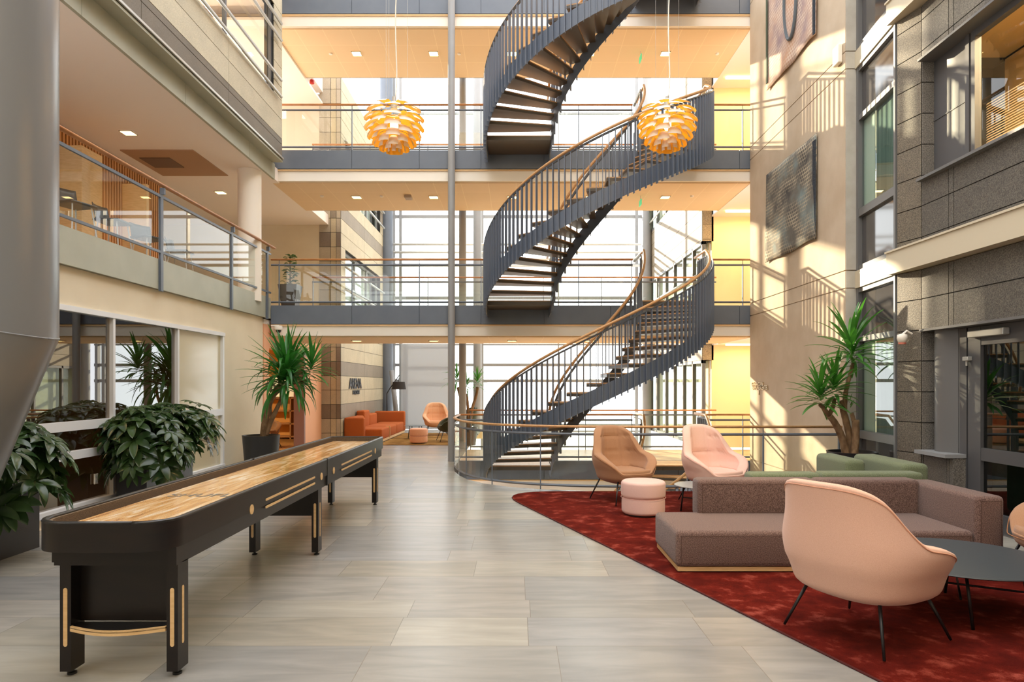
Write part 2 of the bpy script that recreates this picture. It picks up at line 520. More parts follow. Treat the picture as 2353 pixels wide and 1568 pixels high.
# granite facade: lower and upper storeys, plane x = 5.30
GX = 5.30
cG = (84, 80, 74); cG2 = (88, 84, 77)
def courses(z0, z1, a0, a1, cuts, colr, pitch=.405, base=2.003):
    out = []
    k0 = math.floor((z0 - base) / pitch) - 1
    zz = [z0] + [base + k * pitch for k in range(k0, k0 + 60) if z0 + .05 < base + k * pitch < z1 - .05] + [z1]
    aa = [a0] + [c for c in cuts if a0 < c < a1] + [a1]
    for i in range(len(zz) - 1):
        for j in range(len(aa) - 1):
            out.append((aa[j], aa[j + 1], zz[i], zz[i + 1], colr))
    return out
vc = [8.37, 8.27, 5.2, 5.1, 2.0, 0]
vcs = sorted(vc)
P = []
for L, top in ((0, False), (ST, True), (2 * ST, True), (3 * ST, True)):
    if L == 0:
        P += courses(2.41, 3.2, -3, 8.93, vcs, cG2)
    else:
        P += courses(L + .09, L + .92, -3, 8.93, vcs, cG)
        P += courses(L + .92, L + 2.48, -3, 3.6, vcs, cG)
        P += courses(L + 2.48, L + 3.2, -3, 8.93, vcs, cG)
clad('wall_granite', 'dark speckled granite facade with large window recesses', M_granite, P, 'x', GX, -1, thick=.16)
# corner pier faces (slightly turned)
b = MB(); cols = []
def pier(x0, y0, x1, y1, z0, z1, depth, colr):
    zz = [z0] + [2.003 + k * .405 for k in range(-8, 40) if z0 + .03 < 2.003 + k * .405 < z1 - .03] + [z1]
    for i in range(len(zz) - 1):
        n0 = len(b.bm.faces)
        g = .006
        b.prism([(x0, y0), (x1, y1), (x1 + depth, y1), (x0 + depth, y0)], zz[i] + g, zz[i + 1] - g)
        j = rnd.uniform(-4, 4); c = srgb(*[q + j for q in colr])[:3]
        cols.extend([c] * (len(b.bm.faces) - n0))
    n0 = len(b.bm.faces)
    b.prism([(x0 + .015, y0), (x1 + .015, y1 + .01), (x1 + depth - .01, y1 + .01), (x0 + depth - .01, y0)], z0, z1)
    cols.extend([srgb(40, 38, 36)[:3]] * (len(b.bm.faces) - n0))
pier(5.21, 9.335, GX, 8.94, 0, 3.2, .2, (102, 96, 86))
for L in LEV[1:]: pier(5.21, 9.335, GX, 8.94, L + .09, L + 3.2, .2, (104, 97, 85))
# the pier's face towards the entrance recess
pier(5.30, 8.94, 5.465, 8.93, 0, 2.41, .0001, (104, 102, 98)) if False else None
o = b.build('wall_granite_pier', M_granite, None); paint(o.data, cols); struct(o, 'granite corner pier beside the narrow corner windows', 'wall')
P = courses(0, 2.41, 5.305, 5.475, [], (110, 106, 100))
clad('wall_granite_return', 'granite return face of the pier in the entrance recess', M_granite, P, 'y', 8.925, -1, thick=.02)
for L in LEV[1:]:
    P = courses(L + .92, L + 2.48, 5.305, 5.475, [], (110, 106, 100))
    clad('wall_granite_return', 'granite return beside the recessed window above the entrance' if L == ST else 'granite return beside the recessed window higher up', M_granite, P, 'y', 8.925, -1, thick=.02)

# pale bands at the storeys
for i, L in enumerate(LEV[1:]):
    b = MB()
    b.prism([(5.12, 9.45), (5.20, -3), (5.46, -3), (5.46, 9.36), (5.30, 9.36)], L - .245, L + .05)
    b.prism([(5.10, 9.46), (5.17, -3), (5.46, -3), (5.46, 9.36)], L + .05, L + .075)
    struct(b.build('trim_%d' % (7 + i), M_band, None), 'projecting pale metal ledge band on the granite facade, %s' % ['lowest', 'middle', 'topmost'][i], 'trim')
# lintel trim above the entrance
sbx('trim_11', M_frame, 'thin metal drip edge over the entrance recess', 'trim', 5.27, -3, 2.385, 5.50, 8.93, 2.415)
# recessed entrance: metal lining, curved panel, ledge, door
sbx('wall_entrance_lining', M_frame, 'grey metal lining at the back of the entrance recess', 'wall', 5.47, 8.40, 0, 5.55, 8.92, 2.4)
w = sthing('door_1', 'tall grey framed glass entrance door with dark teal curtain behind', 'door', (5.47, 7.0, 0))
b = MB()
for y0, y1 in ((8.28, 8.40), (8.03, 8.25), (5.05, 5.25), (4.2, 4.4)): b.box(5.46, y0, 0, 5.54, y1, 2.38)
for z0, z1 in ((0, .22), (.80, .95), (2.16, 2.38)):
    b.box(5.465, 5.25, z0, 5.535, 8.04, z1); b.box(5.465, 4.4, z0, 5.535, 5.05, z1)
b.build('frame', M_framed, w)
for z0, z1 in ((.22, .80), (.95, 2.16)):
    bx('pane', M_dglass, w, 5.50, 5.25, z0, 5.51, 8.03, z1)
    bx('pane', M_dglass, w, 5.50, 4.4, z0, 5.51, 5.05, z1)
for y, z in ((8.24, 1.98), (8.24, .35)):
    b = MB(); b.rbox(5.40, y - .07, z, 5.46, y + .03, z + .05, .008); b.tube([(5.43, y - .01, z - .06), (5.43, y - .01, z + .02)], .012)
    h = b.build('hinge', M_alu, w); h['label'] = 'bright steel hinge'
b = MB(); b.rbox(5.38, 7.55, 2.25, 5.46, 8.15, 2.33, .01); h = b.build('door_closer', M_alu, w)
sbx('wall_door_side', M_framed, 'grey panel wall beyond the entrance door', 'wall', 5.47, -3, 0, 5.55, 4.2, 2.4)
b = MB()
b.grid(lambda i, j: (5.62 + .03 * math.sin(i * .9), 4.3 + i * .045, .05 + j * 2.2), 84, 2)
tag(b.build('door_curtain', M_curtain, None, smooth=True), 'dark teal floor length curtain hanging behind the entrance door', 'curtain')
# curved column panel and ledge in the recess
b = MB(); pts = []
for i in range(13):
    a = PI * i / 12
    pts.append((5.465 - .12 * math.sin(a), 8.90 - .46 * i / 12))
b.prism(pts, .846, 2.40)
cp = tag(b.build('bulging_wall_cladding', M_grey if False else M_frame, None, smooth='auto'), 'bulging grey metal panel in the entrance recess above the ledge', 'wall panel')
lg = thing('ledge_shelf', 'small grey metal ledge shelf on a granite block beside the entrance door', 'shelf', (5.3, 8.5, 0))
bx('shelf_top', M_grey, lg, 5.20, 8.28, .80, 5.465, 8.92, .845)
b = MB(); cols = []
for a0, a1 in ((8.29, 8.37), (8.37, 8.42), (8.42, 8.9)):
    b.box(5.31, a0 + .004, 0, 5.46, a1 - .004, .80); cols += [srgb(108, 104, 98)[:3]] * 6
o = b.build('granite_block', M_granite, lg); paint(o.data, cols)
# recessed upper windows on granite facade
for i, L in enumerate(LEV[1:]):
    w = sthing(next_window(), 'wide recessed window with blinds in the granite facade, %s' % ['directly above the entrance door', 'one storey higher', 'highest'][i], 'window', (5.47, 6, L + .92))
    z0, z1 = L + .92, L + 2.48
    b = MB()
    b.box(5.46, 8.26, z0, 5.50, 8.92, z1)
    b.box(5.44, 8.10, z0, 5.52, 8.17, z1); b.box(5.43, 8.19, z0, 5.52, 8.26, z1)
    b.box(5.44, 3.6, z0, 5.52, 8.10, z0 + .07); b.box(5.44, 3.6, z1 - .1, 5.52, 8.10, z1)
    b.box(5.44, 3.6, z0, 5.52, 3.7, z1)
    b.box(5.452, 8.26, z0 + .76, 5.462, 8.92, z0 + .772)
    b.build('frame', M_framed, w)
    bx('sill', M_frame, w, 5.22, 3.6, z0 - .03, 5.46, 8.92, z0 + .005)
    b = MB(); b.box(5.24, 3.6, z1 - .02, 5.46, 8.92, z1 + .01); b.build('head_lining', M_frame, w)
    bx('pane', M_fglass, w, 5.485, 3.7, z0 + .07, 5.492, 8.10, z1 - .1)
    if i == 0:
        b = MB()
        k = 0; z = z0 + .09
        while z < z1 - .9:
            b.quad((5.56, 3.7, z), (5.56, 8.08, z), (5.575, 8.08, z + .022), (5.575, 3.7, z + .022)); z += .030
        bl = b.build('slatted_blind', mat('slat_blind', (214, 176, 120), .6), w)
        b = MB(); b.quad((5.66, 3.7, z0 + .1), (5.66, 7.34, z0 + .1), (5.66, 7.34, z0 + .9), (5.66, 3.7, z0 + .9))
b = MB(); b.rbox(5.10, 10.82, WZ(155, 11), 5.178, 11.02, WZ(112, 11), .02)
tag(b.build('wall_box', M_white, None), 'small white box fixed high on the concrete wall by its edge', 'wall box')
# office light behind the blinds
def area(name, loc, size, power, colr, rot=(0, 0, 0), sizey=None, parent=None):
    d = bpy.data.lights.new(name, 'AREA'); d.energy = power; d.color = colr; d.size = size
    if sizey: d.shape = 'RECTANGLE'; d.size_y = sizey
    o = bpy.data.objects.new(name, d); COL.objects.link(o)
    o.location = Vector(loc) - root_off(parent); o.rotation_euler = rot; o.parent = parent
    return o
cl = thing('office_ceiling_light', 'warm ceiling light panel in the office behind the blinds', 'ceiling light', (6.5, 6.2, ST + 3.05))
bx('housing', M_white, cl, 6.2, 4.9, ST + 3.05, 6.8, 7.5, ST + 3.12)
area('office_lamp', (6.5, 6.2, ST + 3.03), .6, 420, (1, .74, .42), sizey=2.6, parent=cl)

# ---- shell behind the camera ---------------------------------------------
sbx('wall_rear', M_cream, 'wall closing the atrium behind the viewer', 'wall', -6.2, -3.2, -.1, 6, -3.0, 14)
sbx('wall_upper_right', M_frame, 'parapet at the top of the granite facade', 'wall', 5.3, -3, 13.6, 5.6, 9, 14)
for L, nm in zip(LEV, names):
    pass

# ---- left side ------------------------------------------------------------
XW = -5.52
w = MB()
wy = [7.63, 9.34, 11.12, 12.86]
w.box(XW - .25, -3, 0, XW, 4.0, 3.15)
w.box(XW - .25, 4.0, 0, XW, 5.8, .15); w.box(XW - .25, 4.0, 2.667, XW, 5.8, 3.15)
w.box(XW - .25, 5.8, 0, XW, 12.86, .15); w.box(XW - .25, 5.8, 2.667, XW, 12.86, 3.15)
w.box(XW - .25, 12.86, 0, XW, 14.88, 3.15)
struct(w.build('wall_left', M_cream, None), 'cream wall under the gallery with a long dark window', 'wall')
W = sthing('window_10', 'long white framed interior window in the cream wall behind the planters', 'window', (XW, 9, .15))
b = MB()
X0, X1 = XW - .06, XW + .025
ym = [4.0, 5.8, 7.63, 9.34, 11.12, 12.86]
for i, y in enumerate(ym):
    w2 = .05 if i < len(ym) - 1 else .06
    b.box(X0, y - w2 / 2 - (.03 if i == 5 else 0), .15, X1, y + w2 / 2 - (.03 if i == 5 else 0), 2.667)
b.box(X0, 4.0, 2.60, X1 + .01, 12.88, 2.667); b.box(X0, 4.0, .13, X1 + .02, 12.86, .20)
for i in range(5):
    b.box(X0, ym[i] + .02, 1.12, X1 - .008, ym[i + 1] - .02, 1.235)
    b.box(X0, ym[i] + .02, .76, X1 - .008, ym[i + 1] - .02, .865)
b.build('frame', mat('white_frame', (226, 228, 230), .4), W)
M_wpane = glass_mat('window_pane_dark', (188, 178, 164), 0.60)
for i in range(5):
    for z0, z1 in ((.2, .76), (.865, 1.12), (1.235, 2.60)):
        if i == 4:
            p = bx('pane', mat('frosted_pane', (206, 196, 166), .22, spec=.6), W, XW - .035, ym[i] + .02, z0, XW - .025, ym[i + 1] - .02, z1); p['label'] = 'opaque cream pane'
        else: bx('pane', M_wpane, W, XW - .035, ym[i] + .02, z0, XW - .028, ym[i + 1] - .02, z1)
b = MB(); b.box(-9.6, 3.5, 0, -9.5, 13.2, 3.1); b.box(-9.5, 13.0, 0, XW - .25, 13.1, 3.1); b.box(-9.5, 3.5, 0, XW - .25, 3.6, 3.1)
struct(b.build('wall_meeting_room', mat('meeting_room_wall', (120, 96, 76), .9), None), 'dim brown walls of the room behind the long window', 'wall')
sbx('floor_meeting_room', mat('meeting_floor', (96, 82, 70), .4), 'brown floor of the room behind the long window', 'floor', -9.6, 3.5, -.1, XW - .25, 13.2, 0)
b = MB(); b.rbox(-5.90, 9.08, .36, -5.885, 9.14, .50, .005)
# socket on column inside window
sk = thing('power_socket', 'small white double power socket low on the window frame by the planter', 'socket', (-5.58, 9.2, .3))
b = MB(); b.rbox(XW - .012, 8.94, .385, XW + .0, 9.02, .52, .004); b.build('plate', M_white, sk)
for z in (.425, .48):
    b = MB(); b.tube([(XW - .002, 8.98, z), (XW + .004, 8.98, z)], .022, 14); b.build('outlet', mat('socket_grey', (200, 200, 196), .5), sk)

ml_ = thing('meeting_room_fill_light', 'added warm fill light in the room behind the long window', 'ceiling light', (-7.5, 8, 3.0))  # added fill light with a housing, brightens the room behind the panes
bx('housing', M_white, ml_, -8.0, 7.0, 3.02, -7.0, 9.6, 3.09)
area('lamp', (-7.5, 8.3, 3.0), .8, 110, (1, .78, .55), sizey=2.4, parent=ml_)
# gallery slab, fascia, railing
XF = -5.45
sbx('floor_gallery', mat('gallery_floor', (206, 192, 172), .5), 'floor slab of the upper gallery on the left', 'floor', -13, 3, 3.16, XF - .03, 19.3, 3.449)
b = MB(); ys = [2.5, 5.45, 7.96, 10.45, 13.04, 14.9, 15.16]
for a, c in zip(ys[:-1], ys[1:]): b.box(XF - .05, a + .004, 3.15, XF, c - .004, 3.61)
tag(b.build('gallery_fascia', M_greenm, None), 'pale sage metal edge panel of the left gallery', 'fascia')
G = thing('gallery_railing', 'glass railing with oak handrail along the left gallery', 'railing', (XF, 11, 3.5))
HZ = 4.73
b = MB(); b.tube([(XF + .06, 2.5, HZ), (XF + .06, 15.22, HZ)], .03, 10, sx=1.5, sy=.8); b.build('handrail', M_woodd, G, smooth=True)
b = MB(); b.box(XF + .002, 2.5, 4.55, XF + .034, 15.1, 4.59); b.build('top_rail', M_steel, G)
b = MB(); b.box(XF + .002, 2.5, 3.70, XF + .034, 15.1, 3.735); b.build('bottom_rail', M_steel, G)
for y in (5.45, 7.96, 10.45, 13.04, 14.9):
    b = MB(); b.box(XF + .002, y - .035, 3.12, XF + .035, y + .035, 4.60); b.box(XF + .002, y - .05, 3.12, XF + .012, y + .05, 4.6)
    b.prism([(XF + .005, y - .02), (XF + .075, y - .02), (XF + .075, y + .02), (XF + .005, y + .02)], 4.60, 4.70)
    b.build('post', M_steel, G)
gy = [2.6, 5.45, 7.96, 10.45, 13.04, 14.9]
for a, c in zip(gy[:-1], gy[1:]):
    bx('glass_pane', M_glass, G, XF + .002, a + .05, 3.735, XF + .010, c - .05, 4.55)

# gallery interior: ceiling, back walls, slat wall, cabinet, column
ZC = 6.2
sbx('ceiling_gallery', M_ceil, 'plain warm ceiling over the left gallery', 'ceiling', -13, 3, ZC, -5.3, 19.4, ZC + .28)
sbx('wall_gallery_end', M_cream, 'cream end wall of the left gallery', 'wall', -13, 19.3, 3.449, -5.55, 19.5, ZC)
sbx('wall_gallery_back', M_ceil, 'far side wall of the left gallery', 'wall', -13.1, 3, 3.449, -13, 19.4, ZC)
S = thing('slat_screen', 'vertical oak slat screen at the back of the left gallery', 'screen', (-7.9, 11.5, ST))
bx('backing', mat('slat_backing', (70, 46, 30), .8), S, -8.0, 7.0, ST, -7.94, 15.2, ZC - .02)
b = MB(); y = 7.02
while y < 15.15:
    b.box(-7.94, y, ST + .02, -7.88, y + .045, ZC - .04); y += .09
b.build('slats', mat('oak_slats', (206, 150, 92), .55), S)
Cb = thing('oak_cabinet', 'tall pale oak cabinet standing behind the gallery glass', 'cabinet', (-7.2, 11.3, ST))
bx('body', M_birch, Cb, -7.45, 11.0, ST, -7.0, 11.55, 5.55)
bx('side_panel', M_wood, Cb, -7.47, 10.98, ST, -7.42, 11.57, 5.6)
b = MB(); b.box(-6.98, 12.1, ST, -6.55, 12.18, 5.25); tag(b.build('room_divider', M_birch, None), 'freestanding pale oak divider further along the gallery', 'room divider')
b = MB(); b.lathe([(.0, ST), (.235, ST), (.235, ZC), (0, ZC)], (-5.62, 14.4, 0), 32)
tag(b.build('round_column', M_white, None, smooth='auto'), 'smooth white round column at the end of the left gallery', 'column')
# bar stools seen through the gallery glass
def bar_stool(x, y, rot, label):
    T = thing('bar_stool', label, 'stool', (0, 0, 0), 'gallery bar stools')
    b = MB(); b.rbox(-.21, -.20, .72, .21, .20, .76, .018, 2); b.build('seat', M_black, T)
    b = MB(); b.grid(lambda i, j: (-.20 + .4 * i / 8, .20 - .05 * (i / 4 - 1) ** 2 + .05 * j / 4, .76 + .24 * j / 4), 9, 5); b.build('backrest', M_black, T, smooth=True, solid=.012)
    for sx in (-1, 1):
        for sy in (-1, 1):
            b = MB(); b.tube([(sx * .15, sy * .14, .725), (sx * .23, sy * .22, .002)], .010, 8); b.build('leg', M_alu, T)
    b = MB(); b.tube([(-.2, -.19, .28), (.2, -.19, .28), (.2, .19, .28), (-.2, .19, .28), (-.2, -.19, .28)], .008, 6); b.build('foot_ring', M_alu, T)
    T.location = (x, y, 3.451); T.rotation_euler = (0, 0, rot)
for x, y, r_, lb in ((-6.15, 9.5, 1.3, 'black bar stool with chrome legs nearest the big grey column, behind the gallery glass'), (-6.2, 10.5, 1.6, 'black bar stool with chrome legs second from the big grey column on the gallery'),
                     (-6.3, 11.7, 1.2, 'black bar stool with chrome legs third from the big grey column on the gallery'), (-6.35, 12.9, 1.7, 'black bar stool with chrome legs nearest the white round column on the gallery')):
    bar_stool(x, y, r_, lb)
# ceiling details
M_perfd = mat('perforated_dark', (176, 142, 110), .9)
for i, (x0, y0, x1, y1, lb) in enumerate(((-8.8, 7.2, -7.6, 10.0, 'perforated ceiling panel nearest the big grey column'), (-7.6, 13.1, -6.2, 14.7, 'perforated ceiling panel near the white round column'))):
    T = thing('ceiling_panel', lb, 'ceiling panel', ((x0 + x1) / 2, (y0 + y1) / 2, ZC))
    bx('panel', M_perfd, T, x0, y0, ZC - .02, x1, y1, ZC)
    b = MB(); b.box(x0 + .15, y0 + (y1 - y0) * .25, ZC - .035, x0 + .75, y0 + (y1 - y0) * .62, ZC - .02)
    b.build('vent', mat('vent_brown', (120, 94, 74), .8), T)
def downlight(x, y, z, label, group, power=6, s=.11):
    T = thing('downlight', label, 'ceiling light', (x, y, z), group)
    b = MB()
    b.box(x - s, y - s, z - .02, x - s + .012, y + s, z); b.box(x + s - .012, y - s, z - .02, x + s, y + s, z)
    b.box(x - s, y - s, z - .02, x + s, y - s + .012, z); b.box(x - s, y + s - .012, z - .02, x + s, y + s, z)
    b.build('frame', M_white, T)
    bx('diffuser', M_lampw, T, x - s + .012, y - s + .012, z - .010, x + s - .012, y + s - .012, z - .004)
    d = bpy.data.lights.new('lamp', 'SPOT'); d.energy = power * 1.5; d.color = (1, .76, .46); d.spot_size = R(150); d.spot_blend = 1; d.shadow_soft_size = .08
    o = bpy.data.objects.new('lamp', d); COL.objects.link(o); o.parent = T; o.location = (0, 0, -.04)
    return T
downlight(WX(295, 12.2), 12.2, ZC, 'square warm downlight in the gallery ceiling nearer the viewer', 'gallery downlights', 45)
downlight(WX(507, 16.0) , 16.0, ZC, 'square warm downlight in the gallery ceiling near the round column', 'gallery downlights', 45)

# fascia plates and soffit beneath the upper-left bay, then the stone bay
b = MB(); ys2 = [0, 3, 6, 8.3, 10.9, 13.5, 14.95]
for a, c in zip(ys2[:-1], ys2[1:]): b.box(-5.33, a + .004, ZC - .02, -5.28, c - .004, 6.52)
struct(b.build('trim_12', M_greenm, None), 'row of sage metal plates edging the gallery ceiling', 'trim')
b = MB(); b.box(-5.28, 0, 6.50, -5.05, 14.78, 6.56)
struct(b.build('trim_13', M_greenm, None), 'narrow soffit under the stone bay at the upper left', 'trim')
XBAY = -5.05
cA, cB = (186, 178, 156), (112, 104, 92)
P = []
byc = [0, 3.2, 6.4, 9.2, 12.0]
for L in (2 * ST, 3 * ST):
    P += courses(L - .36, L + .08, 0, 14.74, byc, cB)
    P += courses(L + .08, L + .9, 0, 14.74, byc, cA, base=L + .49, pitch=.41)
    P += courses(L + .9, L + 2.75, 14.25, 14.74, [], cA)
    P += courses(L + 2.75, L + 3.09, 0, 14.74, byc, cA)
clad('wall_bay_left', 'pale stone clad bay with dark base band hanging over the gallery', M_stone, P, 'x', XBAY, 1, thick=.2)
P = []
for L in (2 * ST, 3 * ST):
    P += courses(L - .36, L + .08, -5.3, -5.06, [], cB)
    P += courses(L + .08, L + 3.09, -5.3, -5.06, [], cA, base=L + .49, pitch=.41)
sbx('trim_14', M_alu, 'bright metal edge below the stone bay', 'trim', -5.28, 0, 6.555, -5.02, 14.76, 6.59)
for i, L in enumerate((2 * ST, 3 * ST)):
    w = sthing(next_window(), 'window band with aluminium tube rails in the stone bay, %s' % ['lower storey of the bay', 'upper storey of the bay'][i], 'window', (-5.1, 8, L + .9))
    b = MB()
    for y in (3.2, 6.4, 9.2, 12.0, 14.22): b.box(-5.16, y - .03, L + .9, -5.10, y + .03, L + 2.75)
    b.box(-5.16, 0, L + .9, -5.10, 14.25, L + .96); b.box(-5.16, 0, L + 2.69, -5.10, 14.25, L + 2.75)
    b.build('frame', M_framed, w)
    bx('pane', M_fglass, w, -5.14, 0, L + .96, -5.13, 14.22, L + 2.69)
    for z in (.9, 1.25, 2.1, 2.45):
        b = MB(); b.tube([(-4.98, 0, L + z), (-4.98, 14.5, L + z)], .03, 10); b.build('tube_rail', M_alu, w, smooth=True)
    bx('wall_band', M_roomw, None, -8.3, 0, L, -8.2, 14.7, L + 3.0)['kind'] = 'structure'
    struct(bx('ceiling_bay', M_ceil, None, -8.3, 0, L + 2.95, -5.26, 14.7, L + 3.05), 'ceiling inside the stone bay', 'ceiling')
    struct(bx('floor_bay', M_ceil, None, -8.3, 0, L - .35, -5.29, 14.7, L), 'floor inside the stone bay', 'floor')
bl_ = thing('bay_fill_light', 'added warm fill light inside the stone bay at the upper left', 'ceiling light', (-6.8, 11, 9.8))  # lamp added so the bay interior does not stay dark
bx('housing', M_white, bl_, -7.2, 9.5, 9.80, -6.4, 13, 9.84)
area('lamp', (-6.8, 11.2, 9.78), .8, 120, (1, .82, .6), sizey=3.2, parent=bl_)
# left gallery levels beside the bridges (levels 3,4): walls, ceiling, floor
for i, L in enumerate((2 * ST, 3 * ST)):
    struct(bx('wall_corridor', mat('corridor_wall', (212, 200, 182), .8), None, -9, 19.3, L, -5.55, 19.45, L + 3), 'cream corridor wall left of the bridge, %s' % ['middle storey', 'top storey'][i], 'wall')
    struct(bx('floor_corridor', M_ceil, None, -9, 14.8, L - .41, -5.46, 19.3, L), 'corridor floor left of the bridge, %s' % ['middle storey', 'top storey'][i], 'floor')
    struct(bx('ceiling_corridor', M_ceil, None, -9, 14.8, L + 2.7, -5.46, 19.3, L + 2.76), 'corridor ceiling left of the bridge, %s' % ['middle storey', 'top storey'][i], 'ceiling')

# pink wall with opening, room behind
b = MB()
b.box(-5.75, 14.9, 0, -5.50, 15.2, 3.02); b.box(-5.75, 15.2, 2.5, -5.50, 17.7, 3.02); b.box(-5.75, 17.7, 0, -5.50, 19.3, 3.02)
struct(b.build('wall_pink', M_pink, None), 'salmon pink wall with a wide opening beside the tall potted plant', 'wall')
sbx('trim_15', mat('mauve_frame', (150, 120, 118), .6), 'mauve jamb of the pink opening', 'trim', -5.74, 17.62, 0, -5.47, 17.72, 2.5)
b = MB(); b.box(-10.2, 14.9, 0, -10.1, 22, 3.1); b.box(-10.2, 21.5, 0, -5.8, 21.6, 3.1); b.box(-10.1, 14.8, 0, -5.8, 14.88, 3.1)
struct(b.build('wall_orange_room', mat('orange_wall', (226, 176, 104), .8), None), 'warm orange walls of the room behind the pink opening', 'wall')
sbx('floor_orange_room', mat('orange_room_floor', (150, 116, 70), .5, col2=(120, 90, 50), scale=6), 'patterned brown floor of the orange room', 'floor', -10.2, 14.9, -.1, -5.5, 21.6, .0)
sbx('ceiling_orange_room', M_ceil, 'ceiling of the orange room', 'ceiling', -10.2, 14.9, 3.02, -5.5, 21.6, 3.12)
ls = thing('linear_lamp', 'long warm light strip in the room behind the pink opening', 'ceiling light', (-7.8, 18, 2.8))
bx('light_tube', M_warmstrip, ls, -8.6, 17.9, 2.62, -6.9, 18.0, 2.68)
bx('canopy', M_white, ls, -8.6, 17.88, 2.68, -6.9, 18.02, 3.02)
area('strip_lamp', (-7.8, 17.95, 2.58), 1.6, 120, (1, .72, .40), sizey=.3, parent=ls)

# sign and furniture in orange room
sg = thing('lounge_sign', 'pale sign board with large black letters inside the pink opening', 'sign', (-7.2, 20, 1.2))
Ys = 19.6
bx('board', mat('sign_board', (205, 220, 222), .5), sg, WX(618, Ys), Ys, WZ(912, Ys), WX(694, Ys), Ys + .04, WZ(866, Ys))
Mt = Matrix.Translation((WX(632, Ys), Ys - .01, WZ(890, Ys))) @ Matrix.Rotation(R(90), 4, 'X')
text_obj('lettering', 'N', .42, M_black, sg, Mt, sx=1.1, font_bold=.012)
Mt = Matrix.Translation((WX(640, Ys), Ys - .01, WZ(916, Ys))) @ Matrix.Rotation(R(90), 4, 'X')
text_obj('lettering', 'GE', .13, M_black, sg, Mt, sx=1.1)
for x in (WX(622, Ys), WX(690, Ys)): bx('stand', M_black, sg, x - .02, Ys + .01, 0, x + .02, Ys + .04, WZ(912, Ys))
sh = thing('wall_shelf_unit', 'orange shelf unit against the back of the orange room', 'shelf', (-7.2, 21.3, 0))
b = MB()
for z in (.05, .45, .85, 1.25, 1.65): b.box(-9.2, 21.1, z, -5.95, 21.48, z + .04)
for x in (-9.2, -8.1, -7.0, -5.99): b.box(x, 21.1, 0, x + .04, 21.48, 1.69)
b.build('shelves', mat('orange_shelf', (172, 128, 84), .6), sh)

# ---- stone building left behind the bridges ("arena") ----------------------
XS = -4.95
cS1, cS2, cS3 = (190, 178, 150), (142, 131, 115), (188, 178, 160)
def srow(k):   # colour per course
    return cS2 if k % 3 == 2 else cS1
def stone_courses(z0, z1, a0, a1, cuts, fn):
    out = []; zb = .315
    ks = [k for k in range(-2, 40) if z0 + .03 < zb + k * .405 < z1 - .03]
    zz = [z0] + [zb + k * .405 for k in ks] + [z1]
    aa = [a0] + [c for c in cuts if a0 < c < a1] + [a1]
    for i in range(len(zz) - 1):
        kk = round((zz[i] - zb) / .405) if i else (ks[0] - 1 if ks else 0)
        for j in range(len(aa) - 1): out.append((aa[j], aa[j + 1], zz[i], zz[i + 1], fn(kk)))
    return out
def fS(k): return cS2 if k in (1, 4, 15, 18) else cS1
P = stone_courses(0, 3.6, 19.3, 25.4, [22.3], fS)
P += stone_courses(5.6, 7.2, 19.3, 25.4, [22.3], fS)
P += stone_courses(3.6, 5.6, 19.3, 19.8, [], fS) + stone_courses(3.6, 5.6, 24.9, 25.4, [], fS)
P += stone_courses(7.2, 8.7, 19.3, 19.8, [], fS) + stone_courses(7.2, 8.7, 24.9, 25.4, [], fS)
P += stone_courses(8.7, 10.4, 19.3, 25.4, [22.3], fS)
clad('wall_stone_left', 'cream and taupe banded stone wall behind the orange sofa', M_stone, P, 'x', XS, 1, thick=.3)
def fP(k): return {1: (124, 112, 100), 4: (128, 114, 100), 5: (142, 130, 116), 13: (128, 116, 104), 19: (126, 116, 104)}.get(k, (178, 168, 150))
P = stone_courses(0, 10.4, -5.56, -5.24, [], fP) + stone_courses(0, 10.4, -5.08, -4.955, [], fP)
P2 = stone_courses(0, 10.4, -5.24, -5.08, [], fS)
clad('wall_stone_pier', 'grey banded stone pier facing the bridges', M_stone, P, 'y', 19.28, -1, thick=.2)
clad('wall_stone_pier', 'cream stone strip between the grey pier bands', M_stone, P2, 'y', 19.284, -1, thick=.15)
for i, (z0, z1) in enumerate(((3.6, 5.6), (7.2, 8.7))):
    w = sthing(next_window(), 'window band with tube rails in the cream stone wall, %s' % ['lower', 'upper'][i], 'window', (XS, 22, z0))
    b = MB()
    for y in (19.8, 21.5, 23.2, 24.9): b.box(XS - .2, y - .04, z0, XS - .12, y + .04, z1)
    for z in (z0 + .03, z0 + (z1 - z0) * .5, z1 - .03): b.box(XS - .2, 19.8, z - .03, XS - .12, 24.9, z + .03)
    b.build('frame', M_grey, w)
    bx('pane', M_gglass, w, XS - .17, 19.8, z0, XS - .16, 24.9, z1)
    for z in (.25, .8, 1.45):
        b = MB(); b.tube([(XS + .08, 19.5, z0 + z), (XS + .08, 25.2, z0 + z)], .035, 8); b.build('tube_rail', M_alu, w, smooth=True)
    struct(bx('wall_pale_backing', M_ceil, None, XS - .42, 19.6, z0 - .2, XS - .38, 25.4, z1 + .2), 'pale sheet added behind the stone wall windows to brighten them', 'wall')  # pale sheet added close behind the glass so the panes look lit
